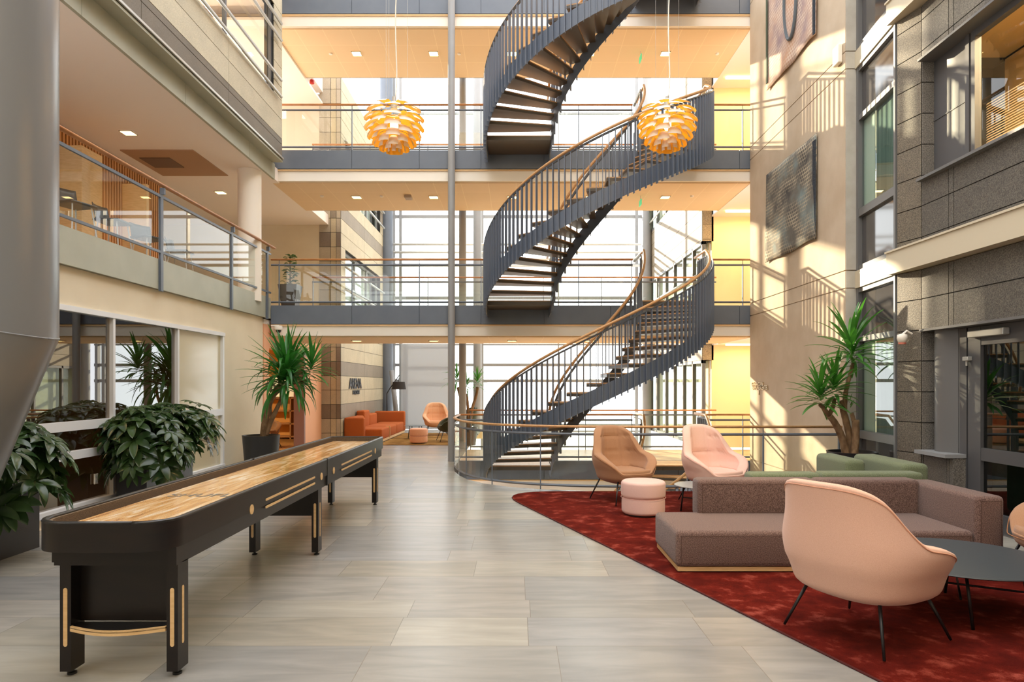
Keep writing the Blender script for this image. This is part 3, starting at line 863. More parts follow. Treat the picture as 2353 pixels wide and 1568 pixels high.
# lettering on the stone wall
ar = thing('wall_lettering', 'black ARENA lettering with a small second line on the banded stone wall', 'sign', (XS, 21, 1.8))
RM = Matrix(((0, 0, 1, 0), (1, 0, 0, 0), (0, 1, 0, 0), (0, 0, 0, 1)))   # text x->Y, y->Z, normal +X
def ywall(px): return (XS + .01) * FPX / (px - VX)
yc = (ywall(800) + ywall(832)) / 2
text_obj('lettering', 'ARENA', .43, M_black, ar, Matrix.Translation((XS + .012, yc, WZ(883, yc) + .0)) @ RM, sx=1.15, font_bold=.012, extrude=.012)
text_obj('lettering', 'BY SCHAGE', .17, M_black, ar, Matrix.Translation((XS + .012, yc + .1, WZ(902.5, yc))) @ RM, sx=1.0, font_bold=.004, extrude=.012)
gl = thing('gold_lettering', 'three small rows of gold letters low on the concrete wall', 'sign', (5.18, 14.6, 1.7))
M_gold = mat('gold_letters', (150, 116, 52), .4, metal=.5)
RM2 = Matrix(((0, 0, -1, 0), (-1, 0, 0, 0), (0, 1, 0, 0), (0, 0, 0, 1)))  # text x->-Y
def yr(px): return 5.18 * FPX / (px - VX)
for txt, px0, px1, py, s in (('GENERATORN', 1728, 1756, 884, .13), ('SAMLINGSCENTER', 1728, 1768, 891.5, .13), ('3', 1743, 1746, 903, .12)):
    ym_ = (yr(px0) + yr(px1)) / 2; w_ = abs(yr(px0) - yr(px1))
    k = w_ / (len(txt) * s * .68) if len(txt) > 1 else 1
    text_obj('lettering', txt, s, M_gold, gl, Matrix.Translation((5.172, ym_, WZ(py, ym_))) @ RM2, sx=k, font_bold=.004, extrude=.006)

# ---- stone building right behind the bridges -------------------------------
XR = 4.98
cR = (138, 126, 106)
P = []
def fR(k): return cR
for z0, z1 in ((2.34, 3.9), (5.53, 7.3), (8.98, 10.7)):
    P += stone_courses(z0, z1, 18.3, 25.4, [20.6, 23.0], fR)
clad('wall_stone_right', 'speckled stone bands between window strips right of the far glass', M_granite, P, 'x', XR, -1, thick=.3)
P = []
for z0, z1 in ((2.34, 3.9), (5.53, 7.3), (8.98, 10.7)):
    P += stone_courses(z0, z1, 4.985, 5.24, [], lambda k: (150, 132, 104))
clad('wall_stone_right_end', 'end face of the speckled stone bands beside the yellow wall', M_granite, P, 'y', 18.28, -1, thick=.1)
for i, (z0, z1) in enumerate(((0, 2.34), (3.9, 5.53), (7.3, 8.98))):
    w = sthing(next_window(), 'grey framed window strip right of the far glass, %s' % ['ground level', 'first upper level', 'second upper level'][i], 'window', (XR, 22, z0))
    b = MB()
    for y in (18.34, 19.3, 20.4, 21.6, 22.8, 24.2, 25.3): b.box(XR, y - .04, z0, XR + .1, y + .04, z1)
    for z in (z0 + .03, z1 - .04): b.box(XR, 18.3, z - .04, XR + .1, 25.3, z + .04)
    b.build('frame', M_frame, w)
    bx('pane', M_gglass, w, XR + .05, 18.3, z0, XR + .06, 25.3, z1)
    if i:
        for z in (.3, .75):
            b = MB(); b.tube([(XR - .08, 18.4, z0 + z), (XR - .08, 25.2, z0 + z)], .03, 8); b.build('tube_rail', M_alu, w, smooth=True)
    struct(bx('wall_pale_backing', M_cream, None, XR + .22, 18.46, z0, XR + .26, 25.4, z1 + .1), 'pale sheet added behind the right window strips to brighten them', 'wall')  # added pale backing catches atrium light, keeps the panes from going black
# yellow end walls beside the bridges, with strip lights
for i, L in enumerate([-ST] + LEV):
    struct(bx('wall_yellow', M_yellow, None, 5.24, 18.3, L, 9.2, 18.45, L + 2.77), 'warm yellow wall at the right end of the bridges', 'wall')
    struct(bx('wall_corridor_right', M_yellow, None, 8.0, 15.2, L, 8.1, 18.3, L + 2.77), 'warm yellow end of the right corridor', 'wall')
    struct(bx('ceiling_corridor_right', M_ceil, None, 5.24, 15.2, L + 2.74, 9.2, 18.3, L + 2.78), 'ceiling of the corridor right of the bridges', 'ceiling')
    if i:
        nm = ['lowest', 'middle', 'upper', 'topmost'][i - 1]
        T = thing('strip_light', 'warm strip light on the yellow corridor ceiling, %s' % nm, 'ceiling light', (6.2, 17.6, L + 2.7))
        bx('diffuser', M_warmstrip, T, 5.42, 17.58, L + 2.70, 7.0, 17.68, L + 2.74)
        area('lamp', (6.2, 17.5, L + 2.66), 1.6, 40, (1, .74, .38), sizey=.3, parent=T)

# ---- far glass facade ------------------------------------------------------
YG = 26.0
F = struct(thing('window_40', 'tall bright glass facade at the far end of the atrium', 'window', (0, YG, 0)))
b = MB()
for px, wd in ((905, .12), (921, .10), (1043, .08), (1108, .10), (1283, .05), (1462, .12), (1478, .1)):
    x = WX(px, YG); b.box(x - wd / 2, YG - .1, -ST, x + wd / 2, YG + .1, 14)
b.build('mullions', M_grey, F)
b = MB()
for z in (-.1, .15, 1.85, 2.45, 3.2, 5.0, 6.25, 6.45, 8.1, 9.0, 10.0, 12.0):
    b.box(-4.95, YG - .05, z - (.08 if z in (1.85, 2.45, 5.0, 8.1) else .03), 4.95, YG + .05, z + .03)
b.build('transoms', M_grey, F)
bx('pane', M_fglass, F, -4.95, YG, -ST, 4.95, YG + .01, 14)
for z in (6.15, 6.4, 6.65, 6.95, 3.5, 9.9, 10.2):
    b = MB(); b.tube([(-4.6, YG - .35, z), (4.7, YG - .35, z)], .045, 8); b.build('tube_rail', mat('white_tube', (225, 225, 220), .4), F, smooth=True)
for i, (p0, p1, lb) in enumerate(((922, 1032, 'translucent white roller blind behind the peach armchair'),)):
    bl = MB(); bl.box(WX(p0, 25.6), 25.58, .02, WX(p1, 25.6), 25.6, 3.2)
    m = bpy.data.materials.new('blind_cloth'); m.use_nodes = True
    n = m.node_tree.nodes; l = m.node_tree.links; pr = n['Principled BSDF']; pr.inputs['Base Color'].default_value = srgb(206, 208, 210)
    pr.inputs['Roughness'].default_value = .9
    tr = n.new('ShaderNodeBsdfTranslucent'); tr.inputs['Color'].default_value = srgb(150, 156, 166)
    tp = n.new('ShaderNodeBsdfTransparent'); tp.inputs['Color'].default_value = (1, 1, 1, 1)
    m1 = n.new('ShaderNodeMixShader'); m1.inputs['Fac'].default_value = .38; m2 = n.new('ShaderNodeMixShader'); m2.inputs['Fac'].default_value = .07
    l.new(pr.outputs[0], m1.inputs[1]); l.new(tr.outputs[0], m1.inputs[2]); l.new(m1.outputs[0], m2.inputs[1]); l.new(tp.outputs[0], m2.inputs[2])
    l.new(m2.outputs[0], n['Material Output'].inputs['Surface'])
    tag(bl.build('roller_blind', m, None), lb, 'blind')
sbx('floor_outside', mat('paving', (190, 188, 182), .9), 'pale paving outside the far glass', 'floor', -40, 26.3, -ST - .2, 40, 90, -ST - .1)
sbx('floor_far', M_lowfloor, 'floor edge below the far glass', 'floor', -4.95, 25.6, -.35, -1.27, 26.3, -.01)
# facade columns
for px, Y, d, lb, z0 in ((888, 25.6, .5, 'wide dark grey column at the end of the banded stone wall', 0), (1486, 25.2, .34, 'grey column right of the bright far glass', -ST),
                     (1063, 17.95, .19, 'slim grey column just behind the bridges', 0), (1097, 24.6, .30, 'grey column near the far glass by the slim one', 0)):
    x = WX(px, Y); b = MB(); b.lathe([(0, z0), (d / 2, z0), (d / 2, 14), (0, 14)], (x, Y, 0), 24)
    tag(b.build('steel_column', M_steel if px == 888 else M_grey, None, smooth='auto'), lb, 'column')
x = WX(1037.5, 15.02); b = MB(); b.lathe([(0, 0), (.078, 0), (.078, 14), (0, 14)], (x, 15.02, 0), 24)
tag(b.build('steel_column', M_grey, None, smooth='auto'), 'slender pale grey column in front of the bridges, full height', 'column')
# leaning strut by the far lamp
b = MB(); b.tube([(WX(915, 25), 25, 0), (WX(900, 25), 25, 2.2)], .09, 12)
tag(b.build('raking_strut', M_grey, None, smooth=True), 'short raking grey strut beside the dark column behind the orange sofa', 'strut')

# big foreground column with raking strut
bc = thing('bent_pipe_column', 'huge glossy grey pipe column bending outwards at the far left', 'column', (-3.72, 5.0, 0))
cx_, cy_, rr = -3.86, 5.0, .43
b = MB()
pts = [(cx_, cy_, 14), (cx_, cy_, 2.12)]
ndir = Vector((-.42, .0, -1)).normalized()
p0 = Vector((cx_, cy_, 2.12)); p1 = p0 + ndir * 2.25
# mitred bend: vertical tube cut by a tilted plane, then the strut
n_ = 48
def ring(center, ax, miter=None):
    pass
t1 = Vector((0, 0, -1)); t2 = ndir; mn = (t1 + t2).normalized()
rings = []
for t in range(n_):
    a = 2 * PI * t / n_
    base = Vector((cx_ + rr * math.cos(a), cy_ + rr * math.sin(a), 0))
    # intersect vertical line with mitre plane through p0
    zt = p0.z - (mn.x * (base.x - p0.x) + mn.y * (base.y - p0.y)) / mn.z
    rings.append((Vector((base.x, base.y, zt)), a))
top = [b.v((v.x, v.y, 14)) for v, a in rings]; mid = [b.v(v) for v, a in rings]
bot = []
for v, a in rings:
    k = v.z - 0.02; d = k / -ndir.z
    bot.append(b.v(v + ndir * d))
for t in range(n_):
    b.f([top[t], top[(t + 1) % n_], mid[(t + 1) % n_], mid[t]])
bb = MB()
b.f(top)
b.build('shaft', M_pipe, bc, smooth='auto')
b = MB()
mid = [b.v(v) for v, a in rings]; bot = []
for v, a in rings:
    bot.append(b.v(v + ndir * ((v.z - .005) / -ndir.z)))
for t in range(n_): b.f([mid[t], mid[(t + 1) % n_], bot[(t + 1) % n_], bot[t]])
b.f(bot)
b.build('raking_strut', M_pipe, bc, smooth='auto')
b = MB(); b.tube([v + (Vector((cx_, cy_, v.z)) - v).normalized() * .004 for v, a in rings] + [rings[0][0]], .008, 6); b.build('weld_seam', M_pipe, bc, smooth=True)

# ------------------------------------------------------------------ bridges
bnames = ['at floor level', 'lowest, one storey up', 'middle, two storeys up', 'topmost, three storeys up']
for i, L in enumerate(LEV):
    x0 = -1.27 if i == 0 else -5.45
    T = thing('footbridge', 'footbridge with slate grey edge and pale beam spanning the atrium, %s' % bnames[i], 'bridge', (0, YB, L), 'footbridges')
    xs = [x0] + [x for x in (-3.65, -2.15, -.78, .62, 2.1, 3.6, 4.96) if x > x0 + .05] + [8.0]
    b = MB()
    for a, c in zip(xs[:-1], xs[1:]):
        b.box(a + .006, YB, L - .415, c - .006, YB + .05, L - .002)
    b.box(x0, YB + .02, L - .41, 8.0, YB + .04, L - .01)
    b.build('fascia', M_steel, T)
    bx('deck', mat('bridge_deck', (206, 180, 142), .35, col2=(190, 160, 120), scale=5), T, x0, YB + .05, L - .3, 8.0, YE, L - .004)
    bx('beam', M_white, T, x0, YB + .04, L - .675, 8.0, YB + .14, L - .425)
    bx('beam_flange', mat('flange_orange_lit', (226, 190, 140), .6), T, x0, YB + .01, L - .455, 8.0, YB + .18, L - .425)  # orange light on the top lip is put into the flange colour
    bx('back_edge', M_steel, T, x0, YE - .05, L - .69, 8.0, YE, L - .3)
    bx('ceiling', M_perf, T, x0 + (.0 if i else 0), YB + .14, L - .70, 5.24 if False else 8.0, YE - .05, L - .675)
    if i >= 1:
        nm = ['lowest', 'middle', 'topmost'][i - 1]
        for k, (x, where) in enumerate(((-3.83, 'leftmost'), (-1.98, 'second from left'), (-.10, 'third from left'), (1.77, 'fourth from left'), (3.58, 'rightmost'))):
            downlight(x, 16.4, L - .70, 'square warm downlight under the %s footbridge, %s' % (nm, where), 'downlights under the footbridges', 20)
# side beam where the bridges meet the left gallery
for i, L in enumerate(LEV[1:]):
    pass

# ------------------------------------------------------------------ railings
def railing(name, label, path, z, posts, matw=None, hr=1.02, closed=False, group=None, glass=True, out=(0, -1)):
    """path: list of (x,y); posts: distances along the path"""
    T = thing(name, label, 'railing', (path[0][0], path[0][1], z), group)
    P = [Vector((x, y, 0)) for x, y in path]
    D = [0]
    for a, c in zip(P[:-1], P[1:]): D.append(D[-1] + (c - a).length)
    def at(d):
        d = max(0, min(D[-1], d))
        for i in range(len(P) - 1):
            if d <= D[i + 1] + 1e-9:
                t = (d - D[i]) / max(1e-9, D[i + 1] - D[i]); return P[i].lerp(P[i + 1], t)
        return P[-1].copy()
    def sub(d0, d1):
        pts = [at(d0)] + [P[i] for i in range(len(P)) if d0 + 1e-4 < D[i] < d1 - 1e-4] + [at(d1)]
        return pts
    whole = sub(0, D[-1])
    b = MB(); b.tube([(p.x, p.y, z + hr) for p in whole], .024, 10, sx=1.25, sy=.9); b.build('handrail', matw or M_woodd, T, smooth=True)
    b = MB(); b.tube([(p.x, p.y, z + hr - .12) for p in whole], .018, 4, sx=1.0, sy=1.2); b.build('top_rail', M_steel, T)
    b = MB(); b.tube([(p.x, p.y, z + .075) for p in whole], .018, 4, sx=1.0, sy=1.2); b.build('bottom_rail', M_steel, T)
    pd = sorted(posts)
    for d in pd:
        p = at(d); b = MB()
        b.box(p.x - .009, p.y - .02, z - .0, p.x + .009, p.y + .02, z + hr - .1)
        b.tube([(p.x, p.y + .0, z + hr - .12), (p.x, p.y, z + hr - .02)], .008, 6)
        b.build('post', M_steel, T)
    if glass:
        ds = [0.0] + [d for d in pd if .05 < d < D[-1] - .05] + [D[-1]]
        for a, c in zip(ds[:-1], ds[1:]):
            pts = sub(a + .015, c - .015); b = MB()
            for p, q in zip(pts[:-1], pts[1:]):
                n = Vector((-(q - p).y, (q - p).x, 0)).normalized() * .004
                b.prism([tuple((p - n)[:2]), tuple((q - n)[:2]), tuple((q + n)[:2]), tuple((p + n)[:2])], z + .095, z + hr - .14)
            b.build('glass_pane', M_glass, T)
    return T
YR = YB + .03
lv = ['at floor level', 'on the lowest raised bridge', 'on the middle bridge', 'on the topmost bridge']
for i, L in enumerate(LEV[:3]):
    if i == 0:
        railing('glass_railing', 'short glass railing beside the round opening, left of the stair landing at floor level', [(-1.27, YR), (-.66, YR)], L, [.0, .6])
    else:
        xs = [-5.27, -3.65, -2.15, -.78]
        railing('glass_railing', 'long glass railing left of the stair %s' % lv[i], [(-5.45, YR), (-.68, YR)], L, [x + 5.45 for x in xs])
    railing('glass_railing', 'glass railing between the two stair landings %s' % lv[i], [(.77, YR), (2.59, YR)], L, [.02, .62, 1.80])
    railing('glass_railing', 'glass railing right of the stair %s' % lv[i], [(4.04, YR), (8.0, YR)], L, [.02, 1.0, 2.5])
    railing('glass_railing', 'rear glass railing along the far edge %s' % lv[i], [(-1.2 if i == 0 else -5.29, YE - .03), (5.19, YE - .03)], L, [.02, 1.5, 3.0, 4.5, 6.0] + ([7.5, 9.0, 10.4] if i else []))
vp = [(-1.27, 15.04)] + VOID[1:-1] + [(5.16, 10.80)]
# smooth the curve
def catmull(pts, n=4):
    out = []
    for i in range(len(pts) - 1):
        p0 = pts[max(0, i - 1)]; p1 = pts[i]; p2 = pts[i + 1]; p3 = pts[min(len(pts) - 1, i + 2)]
        for k in range(n):
            t = k / n
            out.append(tuple(.5 * ((2 * p1[c]) + (-p0[c] + p2[c]) * t + (2 * p0[c] - 5 * p1[c] + 4 * p2[c] - p3[c]) * t * t + (-p0[c] + 3 * p1[c] - 3 * p2[c] + p3[c]) * t ** 3) for c in range(len(p1))))
    out.append(pts[-1]); return out
cv = catmull([(x + .02, y + .02) for x, y in vp[:-2]], 4) + [(1.72, 10.83), (5.16, 10.83)]
railing('curved_glass_railing', 'curved glass railing with oak handrail around the floor opening behind the lounge', cv, 0.0, [.05, 1.3, 2.8, 3.7, 4.65, 6.0, 7.0, 8.2, 9.4], matw=M_wood)

# ------------------------------------------------------------------ helical stairs
def flight(z0, label):
    T = thing('helical_stair', label, 'staircase', (CX, CY, z0), 'helical stair flights')
    NS = 20; rise = ST / NS
    def pos(r, t):   # t in [0,1] -> angle pi..2pi
        a = PI + PI * t; return CX + r * math.cos(a), CY + r * math.sin(a)
    for i in range(1, NS):
        t0, t1 = (i - 1) / NS - .012, i / NS + .006
        zt = z0 + i * rise
        n = 4
        def sector(r0, r1, ta, tb):
            o = [pos(r0, ta + (tb - ta) * k / n) for k in range(n + 1)] + [pos(r1, tb - (tb - ta) * k / n) for k in range(n + 1)]
            return o
        b = MB(); b.prism(sector(RI + .03, RO - .06, t0, t1), zt - .075, zt - .022)
        tr = b.build('tread', M_under, T)
        b = MB(); b.prism(sector(RI + .035, RO - .065, t0, t1), zt - .0215, zt); b.build('wooden_top', M_wood, tr)
    # landings
    for sx, zz in ((-1, z0), (1, z0 + ST)):
        xa, xb = (CX - RO + .05, CX - RI - .03) if sx < 0 else (CX + RI + .03, CX + RO - .05)
        b = MB(); b.box(xa, CY - .02, zz - .10, xb, YB - .005, zz - .022); ld = b.build('landing', M_under, T)
        b = MB(); b.box(xa + .004, CY - .02, zz - .0215, xb - .004, YB - .005, zz); b.build('wooden_top', M_wood, ld)
    def path(r, u):    # u: -s .. 1+s continuing straight over the landings
        if u < 0: x, y = pos(r, 0); return x, y + (-u), z0 + rise * .0
        if u > 1: x, y = pos(r, 1); return x, y + (u - 1), z0 + ST
        x, y = pos(r, u); return x, y, z0 + ST * u
    LND = YB - CY - .02
    def line(r, n=60, zoff=0, ext=LND):
        us = [-ext, -ext * .5, -.02] + [k / n for k in range(n + 1)] + [1.02, 1 + ext * .5, 1 + ext]
        out = []
        for u in us:
            x, y, z = path(r, u)
            if -.02 <= u <= 1.02: z = z0 + ST * min(1, max(0, u))
            out.append((x, y, z + zoff))
        return out
    for r, nm in ((RO - .045, 'outer_stringer'), (RI + .015, 'inner_stringer')):
        b = MB(); lo = line(r, 60, -.27); hi = line(r, 60, .03)
        lo2 = line(r + .014, 60, -.27); hi2 = line(r + .014, 60, .03)
        for k in range(len(lo) - 1):
            b.quad(lo[k], lo[k + 1], hi[k + 1], hi[k]); b.quad(lo2[k], hi2[k], hi2[k + 1], lo2[k + 1])
            b.quad(lo[k], lo2[k], lo2[k + 1], lo[k + 1]); b.quad(hi[k], hi[k + 1], hi2[k + 1], hi2[k])
        bmesh.ops.remove_doubles(b.bm, verts=b.bm.verts, dist=.0005)
        b.build(nm, M_steeld, T, smooth='auto')
    # blades: flat bars standing radially
    def blade(r0, r1, u):
        x0, y0, z = path(r0, u); x1, y1, _ = path(r1, u)
        d = Vector((x1 - x0, y1 - y0)).normalized(); nrm = Vector((-d.y, d.x)) * .006
        b = MB()
        b.prism([(x0 + nrm.x, y0 + nrm.y), (x0 - nrm.x, y0 - nrm.y), (x1 - nrm.x, y1 - nrm.y), (x1 + nrm.x, y1 + nrm.y)], z - .31, z + .955)
        b.build('baluster', M_blade, T)
    NO = 66
    for k in range(NO): blade(RO - .03, RO + .028, (k + .5) / NO)
    for k in range(6):
        u = .07 + k * .14
        blade(RO - .03, RO + .028, -u); blade(RO - .03, RO + .028, 1 + u)
    NI = 20
    for k in range(NI): blade(RI - .035, RI + .015, (k + .5) / NI)
    for r, nm, dr in ((RO, 'outer_handrail', -.06), (RI, 'inner_handrail', .06)):
        b = MB(); b.tube(line(r + dr, 60, 1.05), .025, 10, sx=1.1); h = b.build(nm, M_wood, T, smooth=True)
        b = MB(); b.tube(line(r, 60, .965), .012, 4, sx=2.2, sy=.7); b.build('top_bar', M_steel, h)
    return T
stair_lb = ['flight of the dark helical stair coming up from the storey below', 'flight of the dark helical stair rising from floor level to the lowest raised bridge',
            'middle flight of the dark helical stair between the lowest and middle raised bridges', 'top flight of the dark helical stair above the middle bridge']
for k, z in enumerate((-ST, 0.0, ST, 2 * ST)): flight(z, stair_lb[k])

# ------------------------------------------------------------------ pendants
def pendant(loc, label):
    T = thing('artichoke_pendant', label, 'pendant lamp', loc, 'leafy pendants')
    M_leafw = mat('leaf_white', (226, 222, 214), .45)
    M_leafglow = mat('leaf_glow_yellow', (255, 206, 70), .35)  # yellow lamp glow on the leaf undersides, put into their colour
    rows = 12
    for i in range(rows):
        th = R(52 + i * (166 - 52) / (rows - 1))      # polar angle of the leaf tip, from the top
        r = .39 * math.sin(th); z = .385 * math.cos(th) + .03
        psi = R(74 - 5.2 * i)                          # leaf direction from straight down
        d = Vector((math.sin(psi), 0, -math.cos(psi)))
        outw = Vector((math.cos(psi), 0, math.sin(psi)))
        wd = max(.055, 2 * PI * r / 12 * 1.22)
        ln = .235 - .006 * i
        pc = Vector((r, 0, z)) - d * (ln * .45)
        nv = 5
        pc = Vector((r, 0, z))
        bmw = bmesh.new()
        grid_o = []; grid_i = []
        for a in range(nv):
            s = a / (nv - 1)
            q = pc + d * ((s - .55) * ln) - outw * (.05 * (s - .55) ** 2 * 4 * .5)
            w = wd * (.62 + .38 * min(1, s * 1.3))
            ro = []; ri = []
            for c in (-.5, -.17, .17, .5):
                y = w * c; bend = -(c * 2) ** 2 * w * .12
                p = q + Vector((bend, y, 0))
                ro.append(bmw.verts.new(p)); ri.append(bmw.verts.new(p - outw * .0025))
            grid_o.append(ro); grid_i.append(ri)
        for a in range(nv - 1):
            for c in range(3):
                f1 = bmw.faces.new([grid_o[a][c], grid_o[a + 1][c], grid_o[a + 1][c + 1], grid_o[a][c + 1]]); f1.material_index = 0
                f2 = bmw.faces.new([grid_i[a][c], grid_i[a][c + 1], grid_i[a + 1][c + 1], grid_i[a + 1][c]]); f2.material_index = 1
                f1.smooth = f2.smooth = True
        me = bpy.data.meshes.new('leaf'); bmw.to_mesh(me); bmw.free()
        me.materials.append(M_leafw); me.materials.append(M_leafglow)
        for k in range(6):
            o = bpy.data.objects.new('leaf', me); COL.objects.link(o); o.parent = T
            o.rotation_euler = (0, 0, 2 * PI * k / 6 + (PI / 6 if i % 2 else 0) + .12)
    b = MB(); b.lathe([(0, .42), (.03, .42), (.032, .35), (.05, .33), (.05, .24), (0, .24)], loc, 20)
    b.build('canopy', M_alu, T, smooth='auto')
    b = MB(); b.lathe([(0, .10), (.035, .08), (.06, .02), (.06, -.04), (.03, -.09), (0, -.10)], loc, 20)
    b.build('bulb', mat('bulb_glow', (255, 230, 180), .5, emit=(255, 205, 120), estr=30), T, smooth=True)
    for r_, z_ in ((.20, .2), (.27, .05), (.22, -.16)):
        b = MB(); b.tube([(loc[0] + r_ * math.cos(a * PI / 12), loc[1] + r_ * math.sin(a * PI / 12), loc[2] + z_) for a in range(25)], .004, 6)
        b.build('ring', M_alu, T)
    b = MB(); pts = [(loc[0] + .02, loc[1], loc[2] + .42), (loc[0] + .04, loc[1], loc[2] + .75), (loc[0] + .02, loc[1], loc[2] + 1.6), (loc[0] + .05, loc[1], loc[2] + 3), (loc[0], loc[1], 13.5)]
    b.tube(catmull(pts, 5), .009, 6); b.build('power_cord', M_white, T, smooth=True)
    for a in (0.3, 2.4, 4.5):
        x = loc[0] + .2 * math.cos(a); y = loc[1] + .2 * math.sin(a)
        b = MB(); b.tube([(x, y, loc[2] + .26), (x, y, 13.5)], .002, 5); b.build('suspension_wire', M_alu, T)
    d = bpy.data.lights.new('lamp', 'POINT'); d.energy = 200; d.color = (1, .76, .36); d.shadow_soft_size = .05
    o = bpy.data.objects.new('lamp', d); COL.objects.link(o); o.parent = T; o.location = (0, 0, -.02)
    return T
pendant((-1.84, 10.3, WZ(287, 10.3)), 'glowing yellow and white leafy pendant lamp hanging left of the stair')
pendant((2.30, 10.4, WZ(285, 10.4)), 'glowing yellow and white leafy pendant lamp hanging in front of the stair')

# ------------------------------------------------------------------ shuffleboard table
def stadium(x0, x1, z0, z1, n=8):
    """outline of a bar with round ends, returned as list of (u,v)"""
    r = min(x1 - x0, z1 - z0) / 2; out = []
    if (x1 - x0) > (z1 - z0):
        for k in range(n + 1): a = -PI / 2 + PI * k / n; out.append((x1 - r + r * math.cos(a), (z0 + z1) / 2 + r * math.sin(a)))
        for k in range(n + 1): a = PI / 2 + PI * k / n; out.append((x0 + r + r * math.cos(a), (z0 + z1) / 2 + r * math.sin(a)))
    else:
        for k in range(n + 1): a = PI * k / n; out.append(((x0 + x1) / 2 + r * math.cos(a), z1 - r + r * math.sin(a)))
        for k in range(n + 1): a = PI + PI * k / n; out.append(((x0 + x1) / 2 + r * math.cos(a), z0 + r + r * math.sin(a)))
    return out
def inlay(name, m, par, outline, plane, val, depth, label=None):
    b = MB(); n = len(outline)
    if plane == 'x': a = [b.v((val, u, v)) for u, v in outline]; c = [b.v((val + depth, u, v)) for u, v in outline]
    else: a = [b.v((u, val, v)) for u, v in outline]; c = [b.v((u, val + depth, v)) for u, v in outline]
    b.f(a); b.f(c)
    for i in range(n): b.f([a[i], a[(i + 1) % n], c[(i + 1) % n], c[i]])
    o = b.build(name, m, par)
    if label: o['label'] = label
    return o
SB = thing('shuffleboard_table', 'very long black shuffleboard table with glossy wooden playfield', 'game table', (-2.34, 6.9, 0))
M_sb = mat('table_black', (21, 16, 15), 0.36, col2=(28, 20, 17), scale=5, stretch=(1, .3, 4), spec=.4)
M_sbt = mat('table_rim', (24, 22, 22), 0.28, spec=.5, bump=.1, bscale=120)
M_carpet = mat('gutter_carpet', (128, 104, 78), .95, col2=(82, 68, 52), scale=220, detail=2, bump=.4, bscale=220)
def play_mat():
    m = bpy.data.materials.new('playfield'); m.use_nodes = True
    n = m.node_tree.nodes; l = m.node_tree.links; b = n['Principled BSDF']
    b.inputs['Roughness'].default_value = .22; b.inputs['Coat Weight'].default_value = .4; b.inputs['Coat Roughness'].default_value = .08
    tc = n.new('ShaderNodeTexCoord'); mp = n.new('ShaderNodeMapping'); mp.inputs['Scale'].default_value = (9, 1.1, 1); mp.inputs['Rotation'].default_value = (0, 0, .12)
    l.new(tc.outputs['Object'], mp.inputs['Vector'])
    nz = n.new('ShaderNodeTexNoise'); nz.inputs['Scale'].default_value = 1.6; nz.inputs['Detail'].default_value = 8; nz.inputs['Distortion'].default_value = 1.0
    l.new(mp.outputs[0], nz.inputs['Vector'])
    cr = n.new('ShaderNodeValToRGB'); e = cr.color_ramp.elements
    e[0].position = .30; e[0].color = srgb(176, 118, 58); e[1].position = .66; e[1].color = srgb(240, 222, 196)
    k = e.new(.46); k.color = srgb(214, 164, 100); k = e.new(.54); k.color = srgb(222, 182, 128)
    l.new(nz.outputs['Fac'], cr.inputs['Fac'])
    n2 = n.new('ShaderNodeTexNoise'); n2.inputs['Scale'].default_value = 160; n2.inputs['Detail'].default_value = 2
    l.new(tc.outputs['Object'], n2.inputs['Vector'])
    c2 = n.new('ShaderNodeValToRGB'); c2.color_ramp.elements[0].position = .35; c2.color_ramp.elements[0].color = (.72, .68, .62, 1)
    c2.color_ramp.elements[1].position = .62; c2.color_ramp.elements[1].color = (1.15, 1.15, 1.15, 1)
    l.new(n2.outputs['Fac'], c2.inputs['Fac'])
    mx = n.new('ShaderNodeMixRGB'); mx.blend_type = 'MULTIPLY'; mx.inputs['Fac'].default_value = 1
    l.new(cr.outputs[0], mx.inputs[1]); l.new(c2.outputs[0], mx.inputs[2]); l.new(mx.outputs[0], b.inputs['Base Color'])
    return m
xl, xr_, yn, yf, zt = -2.738, -1.945, 3.80, 10.06, .93
def rrect(x0, y0, x1, y1, rn, rf, n=8):
    o = []
    for cx, cy, a0, r in ((x1 - rn, y0 + rn, -PI / 2, rn), (x1 - rf, y1 - rf, 0, rf), (x0 + rf, y1 - rf, PI / 2, rf), (x0 + rn, y0 + rn, PI, rn)):
        for k in range(n + 1): a = a0 + PI / 2 * k / n; o.append((cx + r * math.cos(a), cy + r * math.sin(a)))
    return o
def ring_wall(b, outer, inner, z0, z1):
    n = len(outer)
    A = [b.v((x, y, z0)) for x, y in outer]; B = [b.v((x, y, z1)) for x, y in outer]
    C = [b.v((x, y, z1)) for x, y in inner]; D = [b.v((x, y, z0)) for x, y in inner]
    for i in range(n):
        j = (i + 1) % n
        b.f([A[i], A[j], B[j], B[i]]); b.f([B[i], B[j], C[j], C[i]]); b.f([C[i], C[j], D[j], D[i]]); b.f([D[i], D[j], A[j], A[i]])
ou = rrect(xl, yn, xr_, yf, .20, .10); inn = rrect(xl + .035, yn + .035, xr_ - .035, yf - .035, .165, .075)
b = MB(); ring_wall(b, ou, inn, .76, zt - .008); b.build('cabinet_rim', M_sb, SB, smooth='auto')
ou2 = rrect(xl - .003, yn - .003, xr_ + .003, yf + .003, .20, .10)
b = MB(); b.tube([(x * .5 + x2 * .5, y * .5 + y2 * .5, zt - .008) for (x, y), (x2, y2) in zip(ou2, inn)] + [((ou2[0][0] + inn[0][0]) / 2, (ou2[0][1] + inn[0][1]) / 2, zt - .008)], .019, 8, sy=.6)
b.build('top_moulding', M_sbt, SB, smooth=True)
b = MB(); inn3 = rrect(xl + .052, yn + .052, xr_ - .052, yf - .052, .15, .06); ring_wall(b, inn, inn3, .80, zt - .012)
b.prism(inn, .79, .80); b.build('gutter_lining', M_carpet, SB)
bx('playfield', play_mat(), SB, -2.60, yn + .22, .83, -2.085, yf - .36, .887)
